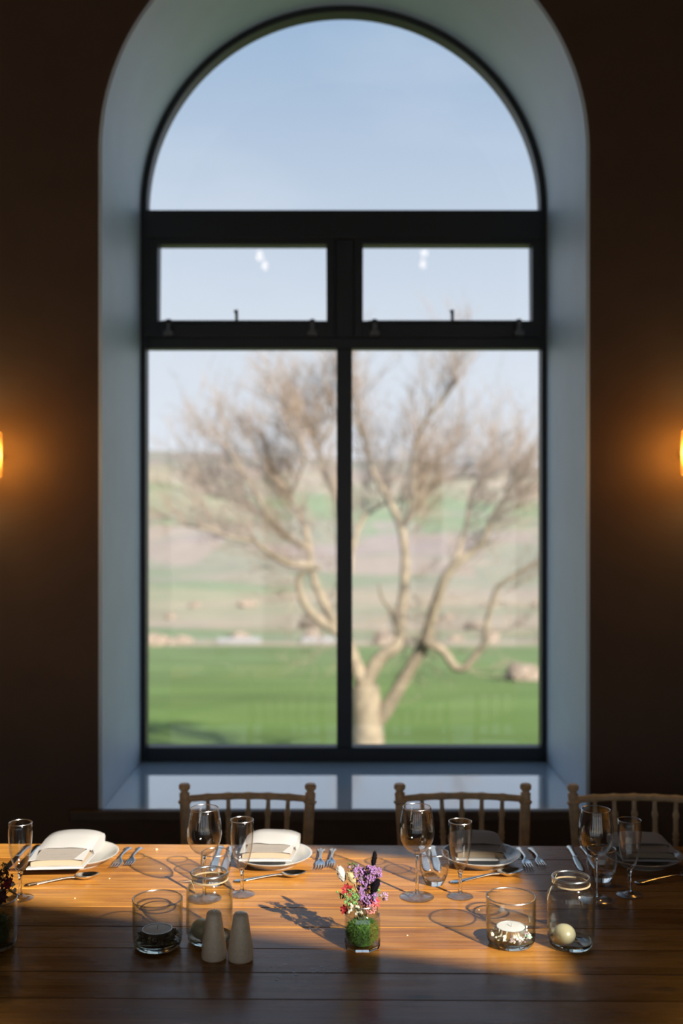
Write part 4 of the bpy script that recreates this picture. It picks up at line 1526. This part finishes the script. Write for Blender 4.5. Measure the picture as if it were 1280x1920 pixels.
spray('berry_sprig', 'green and white berry sprig in front of the flower jar mouth', 'dried sprig', (-.022, -.016, .016), [(-.006, 0, .018), (.002, -.002, .020), (.008, 0, .012), (-.008, 0, .004), (0, -.004, .004), (.008, -.002, -.004), (-.004, -.003, -.006), (.010, 0, .004), (-.012, 0, -.002), (.004, -.004, .010), (-.010, -.002, .012), (.012, -.003, .008), (.004, -.004, -.002)], .0017, M['green'], 9, .0044)
spray('berry_sprig', 'green bud sprig on the right of the flower jar', 'dried sprig', (.028, -.010, .024), [(0, 0, 0), (.004, 0, .010), (-.004, -.004, -.004)], .0022, M['green'], 4, .003)
spray('blossom_sprig', 'cream blossom cluster at the front rim of the flower jar', 'dried flowers', (-.010, -.022, .002), [(-.012, 0, .006), (0, 0, .004), (.006, -.002, -.006), (-.004, -.002, -.006), (-.014, .002, -.004)], .0026, M['cream_fl'], 5, .0038)
spray('grain_sprig', 'pink grain cluster at the right front rim of the flower jar', 'dried flowers', (.016, -.022, .002), [(-.006, 0, -.004), (.002, 0, .006), (.008, .002, .002), (0, -.002, -.006), (.008, .002, -.006), (-.004, -.002, .004), (.012, .004, .008)], .0013, M['pink'], 14, .0048)
spray('leaf_sprig', 'green feathery leaf sprig at the upper left of the flower jar', 'dried sprig', (-.018, .004, .078), [(-.008, 0, .004), (-.002, 0, .006), (.006, 0, .003), (.004, 0, -.004)], .0013, M['leaf'], 8, .0045)

# the second arrangement, cut by the left edge of the picture
LX, LY = -.700, 2.135
g = votive(LX, LY, 'moss-filled glass with dark flowers at the left edge of the table')
g.name = 'flower_glass'
g['category'] = 'glass vase'
del g['group']
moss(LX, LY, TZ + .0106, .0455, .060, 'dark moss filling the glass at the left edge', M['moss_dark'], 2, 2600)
tail, spray, flower = bouquet(LX, LY, TZ + .085)
flower('dark_flower', 'dark red dried flower at the right of the left edge bouquet', (.034, -.004, .044), (.5, -.7, .4), .013, M['red'], 8)
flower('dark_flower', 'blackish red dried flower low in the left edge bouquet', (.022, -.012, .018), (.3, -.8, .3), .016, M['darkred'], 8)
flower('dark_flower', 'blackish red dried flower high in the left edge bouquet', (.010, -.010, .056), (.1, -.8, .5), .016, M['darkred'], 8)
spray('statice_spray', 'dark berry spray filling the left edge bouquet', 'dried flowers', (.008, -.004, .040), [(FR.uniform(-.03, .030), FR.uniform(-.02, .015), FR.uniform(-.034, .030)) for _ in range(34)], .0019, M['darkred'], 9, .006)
spray('leaf_sprig', 'dark green leaf sprig at the top of the left edge bouquet', 'dried sprig', (.018, .004, .072), [(-.008, 0, .004), (.006, 0, .006), (.012, 0, -.002), (-.002, 0, -.006)], .0016, M['leaf'], 8, .005)
spray('blossom_sprig', 'pale blossom sprig at the right of the left edge bouquet', 'dried flowers', (.044, -.004, .036), [(0, 0, .006), (.004, 0, -.006)], .0032, M['cream_fl'], 4, .003)
spray('grain_sprig', 'small orange grains scattered in the left edge bouquet', 'dried flowers', (.004, -.018, .030), [(FR.uniform(-.02, .03), FR.uniform(-.006, .002), FR.uniform(-.03, .02)) for _ in range(8)], .0012, M['beige_t'], 3, .004)

# ------------------------------------------------------------------ crumbs on the boards
M['crumb'] = mat('bread_crumb', (.72, .58, .36), .9)
rg = random.Random(5)
for (x, y, s) in ((-.476, 2.745, .0030), (-.496, 2.700, .0028), (-.55, 2.53, .0015), (.135, 2.19, .0016), (-.60, 2.40, .0016), (.33, 2.41, .0020), (.30, 2.33, .0014), (-.44, 2.60, .0015)):
    o = MB().ball((0, 0, s * .55), s, 7, 5, rg, .25, sc=(1.3, 1, .6)).build('crumb', M['crumb'])
    o.location = (x, y, TZ)
    tag(o, 'tiny pale crumb lying on the sunlit table boards', 'crumb', 'crumbs on the table')
